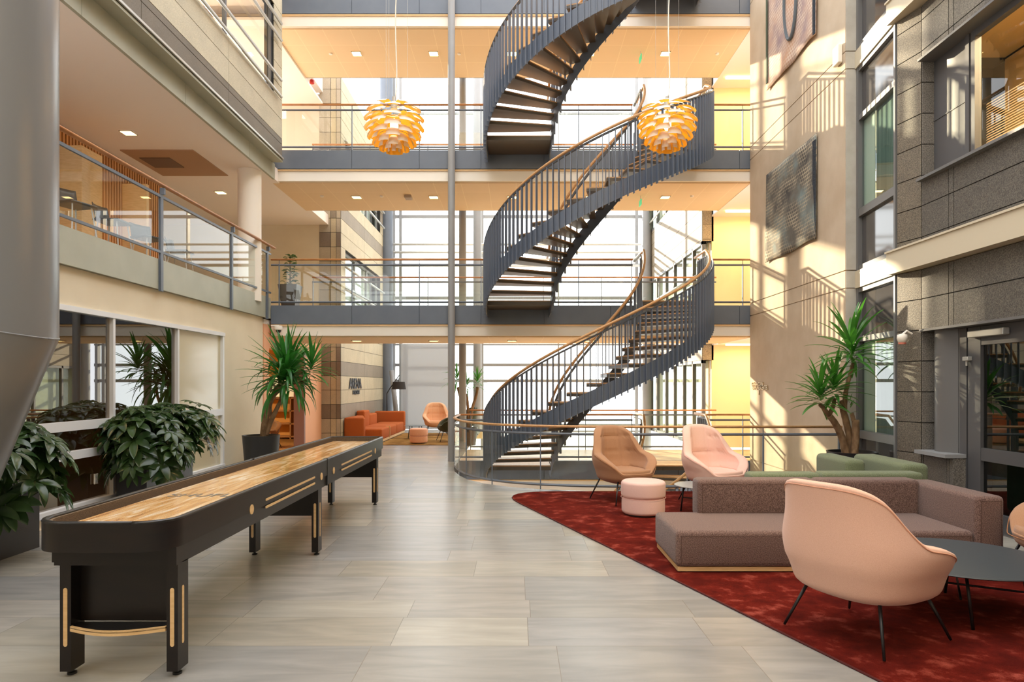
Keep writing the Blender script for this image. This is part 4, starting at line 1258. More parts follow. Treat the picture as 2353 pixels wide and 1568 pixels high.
b = MB(); b.box(-2.72, 4.0, .655, -1.957, 9.93, .79); b.build('side_rail', M_sb, SB)
b = MB(); b.box(-2.66, 3.93, .655, -1.955, 4.0, .76); b.build('end_apron', M_sb, SB)
for y in (7.04,):
    bx('joint_clamp', M_black, SB, xr_ - .04, y - .012, .655, xr_ + .004, y + .012, zt + .003); bx('joint_clamp', M_black, SB, xl - .004, y - .012, .655, xl + .04, y + .012, zt + .003)
for ye, lay in ((4.0, 1), (6.80, 0), (9.62, 0)):
    for sx in (-1, 1):
        xo = -1.957 if sx > 0 else -2.64; xi = xo - .065 * sx
        b = MB(); b.box(min(xo, xi), ye - .05, .035, max(xo, xi), ye + .075, .66); lg_ = b.build('leg', M_sb, SB)
        xm = (xo + xi) / 2
        inlay('inlay', M_birch, lg_, stadium(xm - .012, xm + .012, .18, .52), 'y', ye - .052, .004, 'pale birch inlay strip')
        inlay('inlay', M_birch, lg_, stadium(ye - .002, ye + .022, .18, .52), 'x', xo + (-.002 if sx > 0 else .002) , .004 * sx, 'pale birch inlay strip')
        b = MB(); b.lathe([(0, 0), (.026, 0), (.026, .012), (.012, .016), (.010, .036), (0, .036)], (xm, ye + .01, 0), 14); b.build('levelling_foot', M_black, lg_, smooth='auto')
    b = MB(); b.box(-2.60, ye + .04, .38 if ye > 4.2 else .30, -2.0, ye + .06, .66); b.build('leg_panel', M_sb, SB)
b = MB(); pts = [(-2.575 + .55 * k / 12, 4.0 - .06 + .0 - .08 * math.sin(PI * k / 12)) for k in range(13)]
b.prism(pts + [(-2.025, 4.04), (-2.575, 4.04)], .288, .295); sv = b.build('scorer_shelf', M_sbt, SB)
b = MB(); pin = [(x, y + .018) for x, y in pts]
b.prism(pts + list(reversed(pin)), .272, .300); e = b.build('shelf_edging', M_birch, sv); e['label'] = 'curved pale birch edging'
for (y0, y1), rd in (((5.30, 6.60), (5.02, 6.82)), ((7.60, 9.20), (7.28, 9.42))):
    for z in (.80, .742): inlay('side_inlay', M_birch, SB, stadium(y0, y1, z - .009, z + .009), 'x', xr_ - .002, .005, 'long pale birch strip')
    for y in rd: inlay('round_inlay', M_birch, SB, [(y + .036 * math.cos(a * PI / 12), .778 + .036 * math.sin(a * PI / 12)) for a in range(24)], 'x', xr_ - .002, .006, 'round pale birch medallion')
Mt = Matrix.Translation((-2.30, 4.98, .8878)) @ Matrix.Rotation(R(0), 4, 'Z')
tx = text_obj('playfield_lettering', 'SHUFL', .17, mat('faded_ink', (96, 92, 84), .4), SB, Mt, extrude=.0006, sx=.95, font_bold=.002); tx['label'] = 'faded grey lettering across the playfield'

# ------------------------------------------------------------------ upholstered things
def fabric(name, c1, c2, scale=150, bump=.4, rough=.95, sheen=.2):
    return mat(name, c1, rough, col2=c2, scale=scale, detail=2, bump=bump, bscale=scale, contrast=(.38, .62), sheen=sheen, spec=.2)
F_brown = fabric('brown_wool', (84, 63, 57), (134, 108, 98))
F_green = fabric('green_wool', (98, 106, 78), (124, 132, 102))
F_orange = fabric('orange_wool', (164, 84, 40), (182, 98, 50), sheen=0)
F_pinks = fabric('pink_cloth', (214, 168, 146), (226, 184, 162), scale=400, bump=.1)
F_pinkp = fabric('pale_pink_cloth', (226, 184, 168), (236, 198, 184), scale=400, bump=.1)
F_tan = fabric('tan_cloth', (160, 118, 88), (178, 136, 104), scale=400, bump=.1)
F_peach = fabric('peach_cloth', (222, 168, 128), (230, 180, 142), scale=400, bump=.1)
F_otto = fabric('ottoman_cloth', (222, 184, 174), (232, 196, 186), scale=300, bump=.1)
F_olive = fabric('olive_velvet', (52, 54, 34), (66, 68, 44), scale=300)

def smooth01(t): t = max(0., min(1., t)); return t * t * (3 - 2 * t)
def lounge_chair(name, label, m, mseam, loc, rotz, H=1.05, w=.42, d=.40, arm=.68, group='lounge chairs', quilt=True, legs=True):
    T = thing(name, label, 'armchair', (0, 0, 0), group)
    NP, th = 96, .074
    def Hf(phi):
        a = abs(math.degrees(phi))
        h = H - .07 * (a / 52) ** 3 if a < 52 else H - .07 - (H - .07 - arm) * smooth01((a - 50) / 34)
        h -= (arm - .57) * max(0, min(1, (a - 84) / 36.0))
        h -= .15 * smooth01((a - 116) / 36)
        return h
    def plan(phi, s, z):
        ww, dd = w, d
        # superellipse
        c, q = math.sin(phi), math.cos(phi)
        e = 2 / 2.5
        x = ww * math.copysign(abs(c) ** e, c); y = dd * math.copysign(abs(q) ** e, q)
        if y < 0: y *= 1.0
        k = max(0, z - .45)
        backw = max(0, math.cos(phi))
        lean = .24 * k * (backw ** .6)
        nar = 1 - .12 * smooth01((z - .60) / .30) - .05 * smooth01((z - .85) / .2)      # tall back narrows upwards
        fl = 1 + .10 * smooth01(k / .2) * (1 - backw)
        return Vector((x * s * nar * fl, y * s * (1 - .10 * smooth01(k / .5)) + lean, z))
    prof = []          # (kind, param)
    no = 22
    b = MB(); rows = []
    def outer(phi, u):
        hz = Hf(phi)
        if u < .4:
            a = u / .4 * R(84); s = .90 * math.sin(a) / math.sin(R(84)); z = .25 + .125 * (1 - math.cos(a))
        else:
            t = (u - .4) / .6; z0 = .25 + .125 * (1 - math.cos(R(84))); z = z0 + (hz - z0) * t; s = .90 + .10 * min(1, (z - z0) / .16)
        return s, z
    grid = []
    for i in range(NP):
        phi = -PI + 2 * PI * i / NP
        hz = Hf(phi); col = []
        for j in range(no + 1):
            s, z = outer(phi, j / no); col.append(plan(phi, s, z))
        s1, _ = outer(phi, 1)
        # rounded lip
        for k in range(1, 6):
            a = PI * k / 6
            col.append(plan(phi, s1 - th / w * .5 * (1 - math.cos(a)) * 1.3, hz + .020 * math.sin(a)))
        ni = 20; zi0 = .40
        for j in range(ni + 1):
            t = j / ni; z = hz + (zi0 - hz) * t
            so = .90 + .10 * min(1, max(0, (z - .40) / .16)); s = so - th / w * 1.3
            if quilt and z > .46:
                gph = min(abs(math.degrees(phi) - q) for q in (-20, 20)) / 2.4
                gz = min(abs(z - q) for q in (.70, .92)) / .012
                g = max(math.exp(-gph * gph) if abs(math.degrees(phi)) < 75 else 0, math.exp(-gz * gz) if abs(math.degrees(phi)) < 70 else 0)
                puff = .020 * (1 - g)
                s -= puff / w
            col.append(plan(phi, s, z))
        for s in (.6, .3, .1): col.append(plan(phi, s * (.9), zi0 - .01))
        grid.append([b.v(p) for p in col])
    nn = len(grid[0])
    for i in range(NP):
        A, B = grid[i], grid[(i + 1) % NP]
        for j in range(nn - 1): b.f([A[j], B[j], B[j + 1], A[j + 1]])
    b.f([grid[i][-1] for i in range(NP)])
    bmesh.ops.remove_doubles(b.bm, verts=b.bm.verts, dist=.0004)
    b.build('shell', m, T, smooth=True)
    if quilt:
        b = MB()
        def sin_(z): return .90 + .10 * min(1, max(0, (z - .40) / .16)) - th / w * 1.3
        for q in (-20, 20): b.tube([plan(R(q), sin_(z), z) - Vector((0, .003, 0)) for z in [.47 + (Hf(R(q)) - .05 - .47) * k / 14 for k in range(15)]], .0028, 5)
        for z in (.70, .92):
            am = 58 if z < .8 else 40
            b.tube([plan(R(q), sin_(z), z) - Vector((0, .003, 0)) for q in range(-am, am + 1, 6)], .0028, 5)
        b.build('quilting_seams', mseam, T)
    # piping along the lip
    pts = [plan(-PI + 2 * PI * i / NP, 1.004, Hf(-PI + 2 * PI * i / NP) - .012) for i in range(NP + 1)]
    b = MB(); b.tube(pts, .0045, 6); b.build('piping', mseam, T, smooth=True)
    # seat cushion
    b = MB(); cols = []
    def seat(i, j):
        phi = 2 * PI * i / 48; t = j / 10
        if t < .5: s = .82 * (t / .5) ** .6; z = .475 - .02 * math.cos(PI * t)
        else: s = .82 + .05 * math.sin((t - .5) * 2 * PI) * .5; z = .475 - .10 * (t - .5) * 2
        p = plan(phi, s, z); return Vector((p.x, p.y - .03 * (1 if s > .1 else 1), z))
    b.grid(seat, 48, 11, close_u=True); bmesh.ops.remove_doubles(b.bm, verts=b.bm.verts, dist=.0005)
    b.build('seat_cushion', m, T, smooth=True)
    if legs:
        for sx in (-1, 1):
            for sy in (-1, 1):
                b = MB(); b.tube([(sx * .26, sy * .24, .315), (sx * .365, sy * .355, .009)], [.012, .009], 10); b.build('leg', M_black, T, smooth=True)
        b = MB()
        for sx in (-1, 1): b.tube([(sx * .25, -.23, .31), (sx * .25, .23, .31)], .010, 6)
        b.tube([(-.25, 0, .305), (.25, 0, .305)], .010, 6); b.build('underframe', M_black, T)
    T.location = loc; T.rotation_euler = (0, 0, rotz)
    return T
seam_p = mat('piping_pink', (206, 150, 122), .8); seam_t = mat('piping_tan', (150, 102, 66), .8); seam_pp = mat('piping_pale', (206, 160, 146), .8)
lounge_chair('lounge_chair', 'pink lounge chair in the foreground seen from behind', F_pinks, seam_p, (2.36, 4.62, .014), R(119), H=1.045, w=.475, d=.45)
lounge_chair('lounge_chair', 'tan quilted high-back lounge chair on the red rug by the curved railing', F_tan, seam_t, (1.56, 9.85, .014), R(24), H=1.05)
lounge_chair('lounge_chair', 'pale pink quilted high-back lounge chair on the red rug by the railing', F_pinkp, seam_pp, (2.83, 9.72, .014), R(22), H=1.07)
lounge_chair('lounge_chair', 'tan lounge chair cut off by the right edge beyond the dark coffee table', F_tan, seam_t, (4.56, 5.60, .014), R(-95), H=1.05)
lounge_chair('lounge_chair', 'peach quilted high-back lounge chair in front of the far roller blind', F_peach, seam_p, (-2.64, 22.6, .014), R(10), H=1.05)
lounge_chair('low_lounge_chair', 'dark olive low lounge chair on the brown rug in the far seating area', F_olive, F_olive, (-1.95, 20.2, .014), R(-75), H=.74, quilt=False)
lounge_chair('low_lounge_chair', 'dark olive low lounge chair partly hidden behind the slender grey column', F_olive, F_olive, (-1.75, 22.6, .014), R(-60), H=.90, quilt=False)

def ottoman(label, loc, m, r=.27, h=.42):
    T = thing('round_ottoman', label, 'ottoman', loc, 'round ottomans')
    def pf(z0, z1, r):
        q = .045; out = [(0, z0)]
        for k in range(7): a = -PI / 2 + PI / 2 * k / 6; out.append((r - q + q * math.cos(a), z0 + q + q * math.sin(a)))
        for k in range(7): a = PI / 2 * k / 6; out.append((r - q + q * math.cos(a), z1 - q + q * math.sin(a)))
        out.append((0, z1 + .012)); return out
    b = MB(); b.lathe(pf(.015, h * .52, r - .008), loc, 40); b.build('base_cushion', m, T, smooth=True)
    b = MB(); b.lathe(pf(h * .50, h, r), loc, 40); b.build('top_cushion', m, T, smooth=True)
    b = MB(); b.lathe([(0, 0), (r - .06, 0), (r - .06, .02), (0, .02)], loc, 30); b.build('glide_plate', M_black, T)
    b = MB(); b.tube([(loc[0] + (r + .001) * math.cos(a * PI / 20), loc[1] + (r + .001) * math.sin(a * PI / 20), loc[2] + h * .51) for a in range(41)], .004, 5); b.build('piping', seam_pp, T)
    return T
ottoman('two tier pale pink round ottoman in front of the tan chair on the red rug', (WX(1478, 8.85), 8.85, .014), F_otto, .285, .44)
ottoman('small peach pink round ottoman on the brown rug in the far seating area', (WX(962, 19.5), 19.5, .014), fabric('ottoman_far', (232, 170, 140), (238, 180, 150), scale=60), .26, .42)

def round_table(label, loc, r, h, m, group='round coffee tables'):
    T = thing('coffee_table', label, 'coffee table', loc, group)
    b = MB(); b.lathe([(0, h - .012), (r - .006, h - .012), (r, h - .006), (r - .004, h), (0, h)], loc, 56); b.build('table_top', m, T, smooth='auto')
    for k in range(3):
        a = PI * k / 3 + .35; b = MB()
        for sgn in (-1, 1):
            pass
    for k in range(4):
        a = PI / 4 + PI / 2 * k + .25
        q = Vector((math.cos(a), math.sin(a), 0)); t = Vector((-q.y, q.x, 0)); c = Vector(loc)
        b = MB(); b.tube([c + q * r * .62 + t * .03 + Vector((0, 0, h - .012)), c + q * r * .70 + t * .07 + Vector((0, 0, 0.0))], .011, 8)
        b.build('leg', M_black, T, smooth=True)
    b = MB()
    for a in (PI / 4 + .25, 3 * PI / 4 + .25):
        q = Vector((math.cos(a), math.sin(a), 0)) * r * .66
        b.tube([Vector(loc) + q + Vector((0, 0, h * .48)), Vector(loc) - q + Vector((0, 0, h * .48))], .008, 8)
    b.build('cross_stretcher', M_black, T, smooth=True)
    return T
M_ttop = mat('table_top_dark', (62, 68, 72), .42)
round_table('large dark grey round coffee table between the foreground pink chair and brown sofa', (3.30, 5.10, .014), .63, .40, M_ttop)
round_table('small grey round side table between the pale pink chair and brown sofa', (2.42, 9.0, .014), .33, .36, mat('table_top_grey', (150, 152, 152), .35))
round_table('flat grey round table beside the peach ottoman in the far seating area', (WX(955, 21.2), 21.2, .014), .34, .40, mat('table_top_far', (92, 100, 102), .4))

# rugs
def rug_mat(name, c1, c2, c3, s=3.2):
    m = bpy.data.materials.new(name); m.use_nodes = True
    n = m.node_tree.nodes; l = m.node_tree.links; b = n['Principled BSDF']
    b.inputs['Roughness'].default_value = 1; b.inputs['Specular IOR Level'].default_value = .05; b.inputs['Sheen Weight'].default_value = .25
    b.inputs['Sheen Tint'].default_value = srgb(*c3)
    tc = n.new('ShaderNodeTexCoord')
    a = n.new('ShaderNodeTexNoise'); a.inputs['Scale'].default_value = s; a.inputs['Detail'].default_value = 7; a.inputs['Roughness'].default_value = .65
    l.new(tc.outputs['Object'], a.inputs['Vector'])
    cr = n.new('ShaderNodeValToRGB'); e = cr.color_ramp.elements
    e[0].position = .40; e[0].color = srgb(*c1); e[1].position = .70; e[1].color = srgb(*c3)
    k = e.new(.54); k.color = srgb(*c2)
    l.new(a.outputs['Fac'], cr.inputs['Fac'])
    f = n.new('ShaderNodeTexNoise'); f.inputs['Scale'].default_value = 260; f.inputs['Detail'].default_value = 2
    l.new(tc.outputs['Object'], f.inputs['Vector'])
    c2_ = n.new('ShaderNodeValToRGB'); c2_.color_ramp.elements[0].position = .3; c2_.color_ramp.elements[0].color = (.55, .55, .55, 1); c2_.color_ramp.elements[1].position = .7; c2_.color_ramp.elements[1].color = (1.3, 1.3, 1.3, 1)
    l.new(f.outputs['Fac'], c2_.inputs['Fac'])
    mx = n.new('ShaderNodeMixRGB'); mx.blend_type = 'MULTIPLY'; mx.inputs['Fac'].default_value = 1
    l.new(cr.outputs[0], mx.inputs[1]); l.new(c2_.outputs[0], mx.inputs[2]); l.new(mx.outputs[0], b.inputs['Base Color'])
    bp = n.new('ShaderNodeBump'); bp.inputs['Strength'].default_value = .6; bp.inputs['Distance'].default_value = .008
    l.new(f.outputs['Fac'], bp.inputs['Height']); l.new(bp.outputs[0], b.inputs['Normal'])
    return m
def round_poly(pts, radii, n=8):
    out = []; N = len(pts)
    for i in range(N):
        p0, p, p1 = Vector(pts[i - 1]), Vector(pts[i]), Vector(pts[(i + 1) % N])
        a = (p0 - p).normalized(); c = (p1 - p).normalized(); r = radii[i]
        A, C = p + a * r, p + c * r
        for k in range(n + 1):
            t = k / n; q = A * (1 - t) ** 2 + p * 2 * t * (1 - t) + C * t * t; out.append((q.x, q.y))
    return out
rp = round_poly([(-.32, 10.76), (5.0, 10.74), (5.05, 2.6), (2.52, 2.6)], [1.05, .3, .3, .3])
rp = list(reversed(rp))
b = MB(); b.prism(rp, .0005, .012)
RG = tag(b.build('red_rug', rug_mat('red_pile', (74, 16, 11), (98, 25, 17), (160, 76, 62), 4.2), None), 'large deep red plush rug with one slanting edge under the lounge furniture', 'rug')
b = MB(); b.tube([(x, y, .007) for x, y in rp] + [(rp[0][0], rp[0][1], .007)], .007, 6); b.build('bound_edge', mat('rug_edge', (74, 16, 12), .9), RG)
b = MB(); b.box(-3.86, 18.95, .0005, -1.66, 23.6, .012)
tag(b.build('brown_rug', rug_mat('brown_pile', (120, 86, 44), (150, 112, 62), (176, 140, 88), 2.2), None), 'patterned brown rug of the far seating area', 'rug')

# brown modular sofa
SO = thing('modular_sofa', 'greyish brown wool modular sofa on a pale wood plinth on the red rug', 'sofa', (2.9, 6.6, .012), 'modular sofas')
b = MB(); b.rbox(1.43, 6.10, .06, 3.08, 7.05, .385, .045, 4); b.build('seat_module', F_brown, SO, smooth='auto')
b = MB(); b.rbox(3.085, 6.10, .06, 4.10, 7.05, .385, .045, 4); b.build('seat_module', F_brown, SO, smooth='auto')
b = MB(); b.rbox(1.85, 6.95, .33, 3.08, 7.20, .725, .045, 4); b.build('back_cushion', F_brown, SO, smooth='auto')
b = MB(); b.rbox(3.085, 6.95, .33, 4.12, 7.20, .725, .045, 4); b.build('back_cushion', F_brown, SO, smooth='auto')
b = MB(); b.rbox(4.10, 6.08, .05, 4.36, 7.20, .70, .045, 4); b.build('armrest', F_brown, SO, smooth='auto')
M_seamb = mat('seam_brown', (90, 66, 58), .9)
def seam_rect(par, x0, z0, x1, z1, y, m, r=.003):
    b = MB(); b.tube([(x0, y, z0), (x0, y, z1), (x1, y, z1), (x1, y, z0), (x0, y, z0)], r, 5); b.build('seam', m, par)
seam_rect(SO, 1.475, .08, 3.03, .34, 6.10, M_seamb); seam_rect(SO, 3.13, .08, 4.06, .34, 6.10, M_seamb)
seam_rect(SO, 4.14, .08, 4.32, .655, 6.08, M_seamb); seam_rect(SO, 1.895, .39, 3.035, .68, 6.95, M_seamb)
b = MB(); b.box(1.45, 6.12, .022, 4.08, 7.03, .06); p = b.build('plinth', M_birch, SO); p['label'] = 'pale wooden plinth'
b = MB()
for x in (1.6, 2.9, 4.0):
    for y in (6.25, 6.9): b.box(x - .03, y - .03, 0.014, x + .03, y + .03, .03)
b.build('glide', M_black, SO)

# green sofa behind
SG = thing('modular_sofa', 'sage green wool modular sofa standing back to back with the brown sofa', 'sofa', (3.5, 8.0, .012), 'modular sofas')
b = MB(); b.rbox(2.50, 7.28, .33, 3.26, 7.52, .745, .045, 4); b.build('back_cushion', F_green, SG, smooth='auto')
b = MB(); b.rbox(3.27, 7.28, .33, 4.36, 7.52, .752, .045, 4); b.build('back_cushion', F_green, SG, smooth='auto')
b = MB(); b.rbox(2.50, 7.48, .06, 4.66, 8.45, .39, .045, 4); b.build('seat_module', F_green, SG, smooth='auto')
b = MB(); b.box(2.54, 7.5, .022, 4.62, 8.42, .06); b.build('plinth', M_birch, SG)
b = MB(); b.rbox(4.36, 7.68, .06, 4.66, 8.86, .80, .06, 5); b.build('armrest', F_green, SG, smooth='auto')
b = MB(); b.rbox(3.92, 8.10, .06, 4.16, 8.96, .80, .06, 5); b.build('armrest', F_green, SG, smooth='auto')
b = MB()
for x in (2.7, 4.4):
    for y in (7.6, 8.3): b.box(x - .03, y - .03, .014, x + .03, y + .03, .03)
b.build('glide', M_black, SG)

# orange sofa, far
OS = thing('modular_sofa', 'burnt orange modular sofa along the banded stone wall', 'sofa', (-4.4, 21.8, .0), 'modular sofas')
for y0, y1 in ((19.75, 20.95), (21.0, 22.2), (22.22, 23.6)):
    b = MB(); b.rbox(-4.70, y0, .08, -3.88, y1, .40, .05, 3); b.build('seat_module', F_orange, OS, smooth='auto')
for y0, y1, h in ((19.75, 20.95, .74), (21.0, 21.75, .88), (21.78, 22.9, .74)):
    b = MB(); b.rbox(-4.92, y0, .08, -4.66, y1, h, .05, 3); b.build('back_cushion', F_orange, OS, smooth='auto')
b = MB(); b.rbox(-4.90, 23.6, .08, -3.86, 23.86, .76, .05, 3); b.build('armrest', F_orange, OS, smooth='auto')
b = MB(); b.rbox(-4.92, 19.5, .08, -4.35, 19.75, .74, .05, 3); b.build('armrest', F_orange, OS, smooth='auto')
b = MB(); b.box(-4.86, 19.6, .02, -3.885, 23.8, .09); b.box(-4.0, 20.96, .06, -3.87, 20.99, .41); p = b.build('plinth', M_birch, OS); p['label'] = 'pale wooden plinth'

# floor lamp, far
FL = thing('floor_lamp', 'black floor lamp with drum shade leaning over the orange sofa', 'floor lamp', (WX(889, 24.3), 24.3, 0))
def q(px, py, Y=24.3): return (WX(px, Y), Y, WZ(py, Y))
b = MB(); b.tube([q(890, 1025), q(889, 905), q(896, 893), q(918, 862)], .018, 8); b.build('pole', M_black, FL, smooth=True)
b = MB(); x, y, _ = q(890, 0); b.lathe([(0, 0), (.2, 0), (.2, .03), (0, .04)], (x, y, 0), 24); b.build('base', M_black, FL)
x, y, z = q(916.5, 895); b = MB(); b.lathe([(.25, 0), (.21, .27), (.20, .27), (.24, .0), (.25, 0)], (x, y, z), 28); b.lathe([(0, .26), (.21, .26)], (x, y, z), 28); b.build('lamp_shade', mat('black_shade', (40, 34, 32), .8), FL, smooth='auto')
b = MB(); b.tube([(x, y, z + .27), (x, y, z + .42)], .01, 6); b.build('shade_hanger', M_black, FL)
# low furniture inside orange room
lounge_chair('low_lounge_chair', 'dark brown low armchair inside the pink opening', fabric('brown_velvet', (92, 62, 34), (110, 76, 44)), M_seamb, (-6.75, 18.2, .0), R(40), H=.80, quilt=False)
sm = thing('wooden_easel', 'splayed wooden easel legs standing inside the pink opening', 'easel', (-6.3, 17.2, 0))
for p0_, p1_ in (((-6.55, 17.3, 1.15), (-6.75, 17.0, 0)), ((-6.5, 17.3, 1.15), (-6.0, 17.1, 0)), ((-6.52, 17.35, 1.15), (-6.4, 17.8, 0))):
    b = MB(); b.tube([p0_, p1_], .016, 8); b.build('leg', mat('easel_wood', (190, 120, 50), .5), sm)
b = MB(); b.box(-6.75, 17.24, 1.1, -6.3, 17.3, 1.16); b.build('crossbar', mat('easel_wood', (190, 120, 50), .5), sm)

# ------------------------------------------------------------------ plants
def leaf_mat(name, c1, c2, rough=.35, trans=True):
    if name in MATS: return MATS[name]
    m = mat(name, c1, rough, col2=c2, scale=3, detail=3)
    n = m.node_tree.nodes; l = m.node_tree.links
    t = n.new('ShaderNodeBsdfTranslucent'); t.inputs['Color'].default_value = srgb(*[min(255, c * 1.5) for c in c2])
    mx = n.new('ShaderNodeMixShader'); mx.inputs['Fac'].default_value = .18
    l.new(n['Principled BSDF'].outputs[0], mx.inputs[1]); l.new(t.outputs[0], mx.inputs[2]); l.new(mx.outputs[0], n['Material Output'].inputs['Surface'])
    return m
L_yucca = leaf_mat('yucca_leaf', (34, 84, 30), (70, 128, 44), .35)
L_yuccad = leaf_mat('yucca_leaf_dark', (30, 84, 34), (56, 122, 46), .35)
L_broad = leaf_mat('broad_leaf', (34, 58, 32), (66, 88, 46), .22)
L_small = leaf_mat('small_leaf', (44, 78, 34), (70, 104, 48), .4)
M_bark = mat('bark', (150, 122, 92), .9, col2=(110, 84, 60), scale=14, detail=6, bump=.6, bscale=40, stretch=(1, 1, .5))
M_soil = mat('soil', (60, 46, 34), 1, col2=(100, 80, 60), scale=60)
def strap_leaf(b, base, dirv, length, width, droop, n=8, twist=0):
    d = Vector(dirv).normalized(); p = Vector(base); side = d.cross(Vector((0, 0, 1)))
    side = side.normalized() if side.length > .05 else Vector((1, 0, 0))
    prev = None
    for i in range(n + 1):
        t = i / n; w = width * (math.sin(PI * min(.98, .12 + t * .86)) ** .75) * .5
        nrm = side.cross(d).normalized()
        L_, M_, R_ = b.v(p - side * w + nrm * w * .35), b.v(p), b.v(p + side * w + nrm * w * .35)
        if prev:
            b.f([prev[0], prev[1], M_, L_]); b.f([prev[1], prev[2], R_, M_])
        prev = (L_, M_, R_)
        p = p + d * (length / n)
        d = (d + Vector((0, 0, -1)) * droop / n * (0.3 + 1.4 * t)).normalized()
        side = (side - d * side.dot(d)).normalized()
def yucca_crown(b, c, n, length, width, rg, up=.35, droop=1.0, hang=0.0):
    for k in range(n):
        t = k / n; az = k * 2.39996 + rg.uniform(-.2, .2)
        el = R(80 - 95 * t ** .85 * (1 + hang)) + rg.uniform(-.12, .12)
        dv = (math.cos(az) * math.cos(el), math.sin(az) * math.cos(el), math.sin(el))
        base = Vector(c) + Vector((0, 0, .10 - .22 * t)) + Vector(dv) * .02
        strap_leaf(b, base, dv, length * rg.uniform(.8, 1.1), width * rg.uniform(.85, 1.1), droop * rg.uniform(.6, 1.3))
def pot_round(T, c, r0, r1, h, m, rim=.02):
    b = MB(); b.lathe([(0, 0), (r0, 0), (r1, h - rim), (r1 + .006, h), (r1 - .02, h), (r1 - .03, h - .05), (0, h - .05)], c, 40); b.build('pot', m, T, smooth='auto')
    b = MB(); b.lathe([(0, h - .035), (r1 - .035, h - .045)], c, 30); b.build('soil', M_soil, T)
# right yucca
YR_ = thing('potted_yucca', 'tall multi-stemmed yucca in a black pot before the corner window on the right', 'potted plant', (4.87, 9.9, 0), 'yucca plants')
pc = (4.87, 9.9, 0.014); pot_round(YR_, pc, .28, .34, .71, M_blackp)
def Q(px, py, Y): return Vector((WX(px, Y), Y, WZ(py, Y)))
stems = [([Q(1945, 1052, 9.9), Q(1936, 1010, 9.9), Q(1920, 975, 9.85), Q(1905, 955, 9.8)], .055, .042),
         ([Q(1905, 955, 9.8), Q(1892, 938, 9.75), Q(1884, 930, 9.72)], .032, .026), ([Q(1905, 955, 9.8), Q(1914, 935, 9.85), Q(1918, 915, 9.85)], .032, .026),
         ([Q(1955, 1050, 9.95), Q(1952, 1005, 9.95), Q(1943, 965, 9.95), Q(1935, 935, 9.95), Q(1930, 922, 9.95)], .05, .04),
         ([Q(1940, 945, 9.95), Q(1943, 905, 9.95), Q(1952, 865, 9.95), Q(1960, 835, 9.95)], .036, .022),
         ([Q(1962, 1050, 9.85), Q(1966, 1005, 9.85), Q(1966, 965, 9.85)], .055, .048), ([Q(1962, 968, 9.85), Q(1957, 950, 9.85)], .03, .025)]
for pts, ra, rb in stems:
    cp_ = catmull([tuple(p) for p in pts], 5); n_ = len(cp_)
    b = MB(); b.tube(cp_, [ra + (rb - ra) * i / (n_ - 1) + (.003 if i % 2 else 0) for i in range(n_)], 12); b.build('stem', M_bark, YR_, smooth=True)
rg = random.Random(3)
for (c, n, ln, w, dr) in ((Q(1956, 806, 9.95), 38, .66, .070, .8), (Q(1958, 828, 9.95), 14, .46, .06, 2.0), (Q(1885, 912, 9.72), 38, .50, .060, .8), (Q(1918, 893, 9.85), 34, .52, .060, .8)):
    b = MB(); yucca_crown(b, c, n, ln, w, rg, droop=dr); b.build('leaf_crown', L_yucca if n != 34 or ln > .5 else L_yuccad, YR_, smooth=True)
b = MB(); yucca_crown(b, Q(1953, 940, 9.85), 7, .14, .02, rg); b.build('leaf_crown', L_yucca, YR_, smooth=True)
# left yucca / dracaena
YL = thing('potted_yucca', 'tall drooping yucca in a round charcoal pot by the pink opening', 'potted plant', (WX(600, 13.2), 13.2, 0), 'yucca plants')
Yp = 13.2; pc = (WX(600, Yp), Yp, 0); pot_round(YL, pc, .29, .345, WZ(1003, Yp - .3), M_blackp)
for pts, ra, rb in (([Q(606, 1005, Yp), Q(610, 965, Yp), Q(618, 930, Yp), Q(630, 905, Yp), Q(645, 885, Yp)], .075, .045), ([Q(612, 1000, Yp), Q(620, 975, Yp), Q(636, 940, Yp), Q(648, 915, Yp), Q(655, 890, Yp)], .05, .035),
                    ([Q(655, 890, Yp), Q(685, 880, Yp - .1), Q(705, 874, Yp - .2), Q(712, 868, Yp - .2)], .016, .012)):
    cp_ = catmull([tuple(p) for p in pts], 5); n_ = len(cp_)
    b = MB(); b.tube(cp_, [ra + (rb - ra) * i / (n_ - 1) for i in range(n_)], 12); b.build('stem', M_bark, YL, smooth=True)
rg = random.Random(11)
for (c, n, ln, w, dr) in ((Q(656, 862, Yp), 50, .88, .075, .5), (Q(668, 850, Yp + .15), 34, .78, .065, .8), (Q(648, 880, Yp - .1), 30, .85, .075, 4.0), (Q(665, 885, Yp - .1), 24, .80, .065, 4.5), (Q(716, 845, Yp - .2), 40, .56, .06, .8)):
    b = MB(); yucca_crown(b, c, n, ln, w, rg, droop=dr); b.build('leaf_crown', L_yuccad, YL, smooth=True)
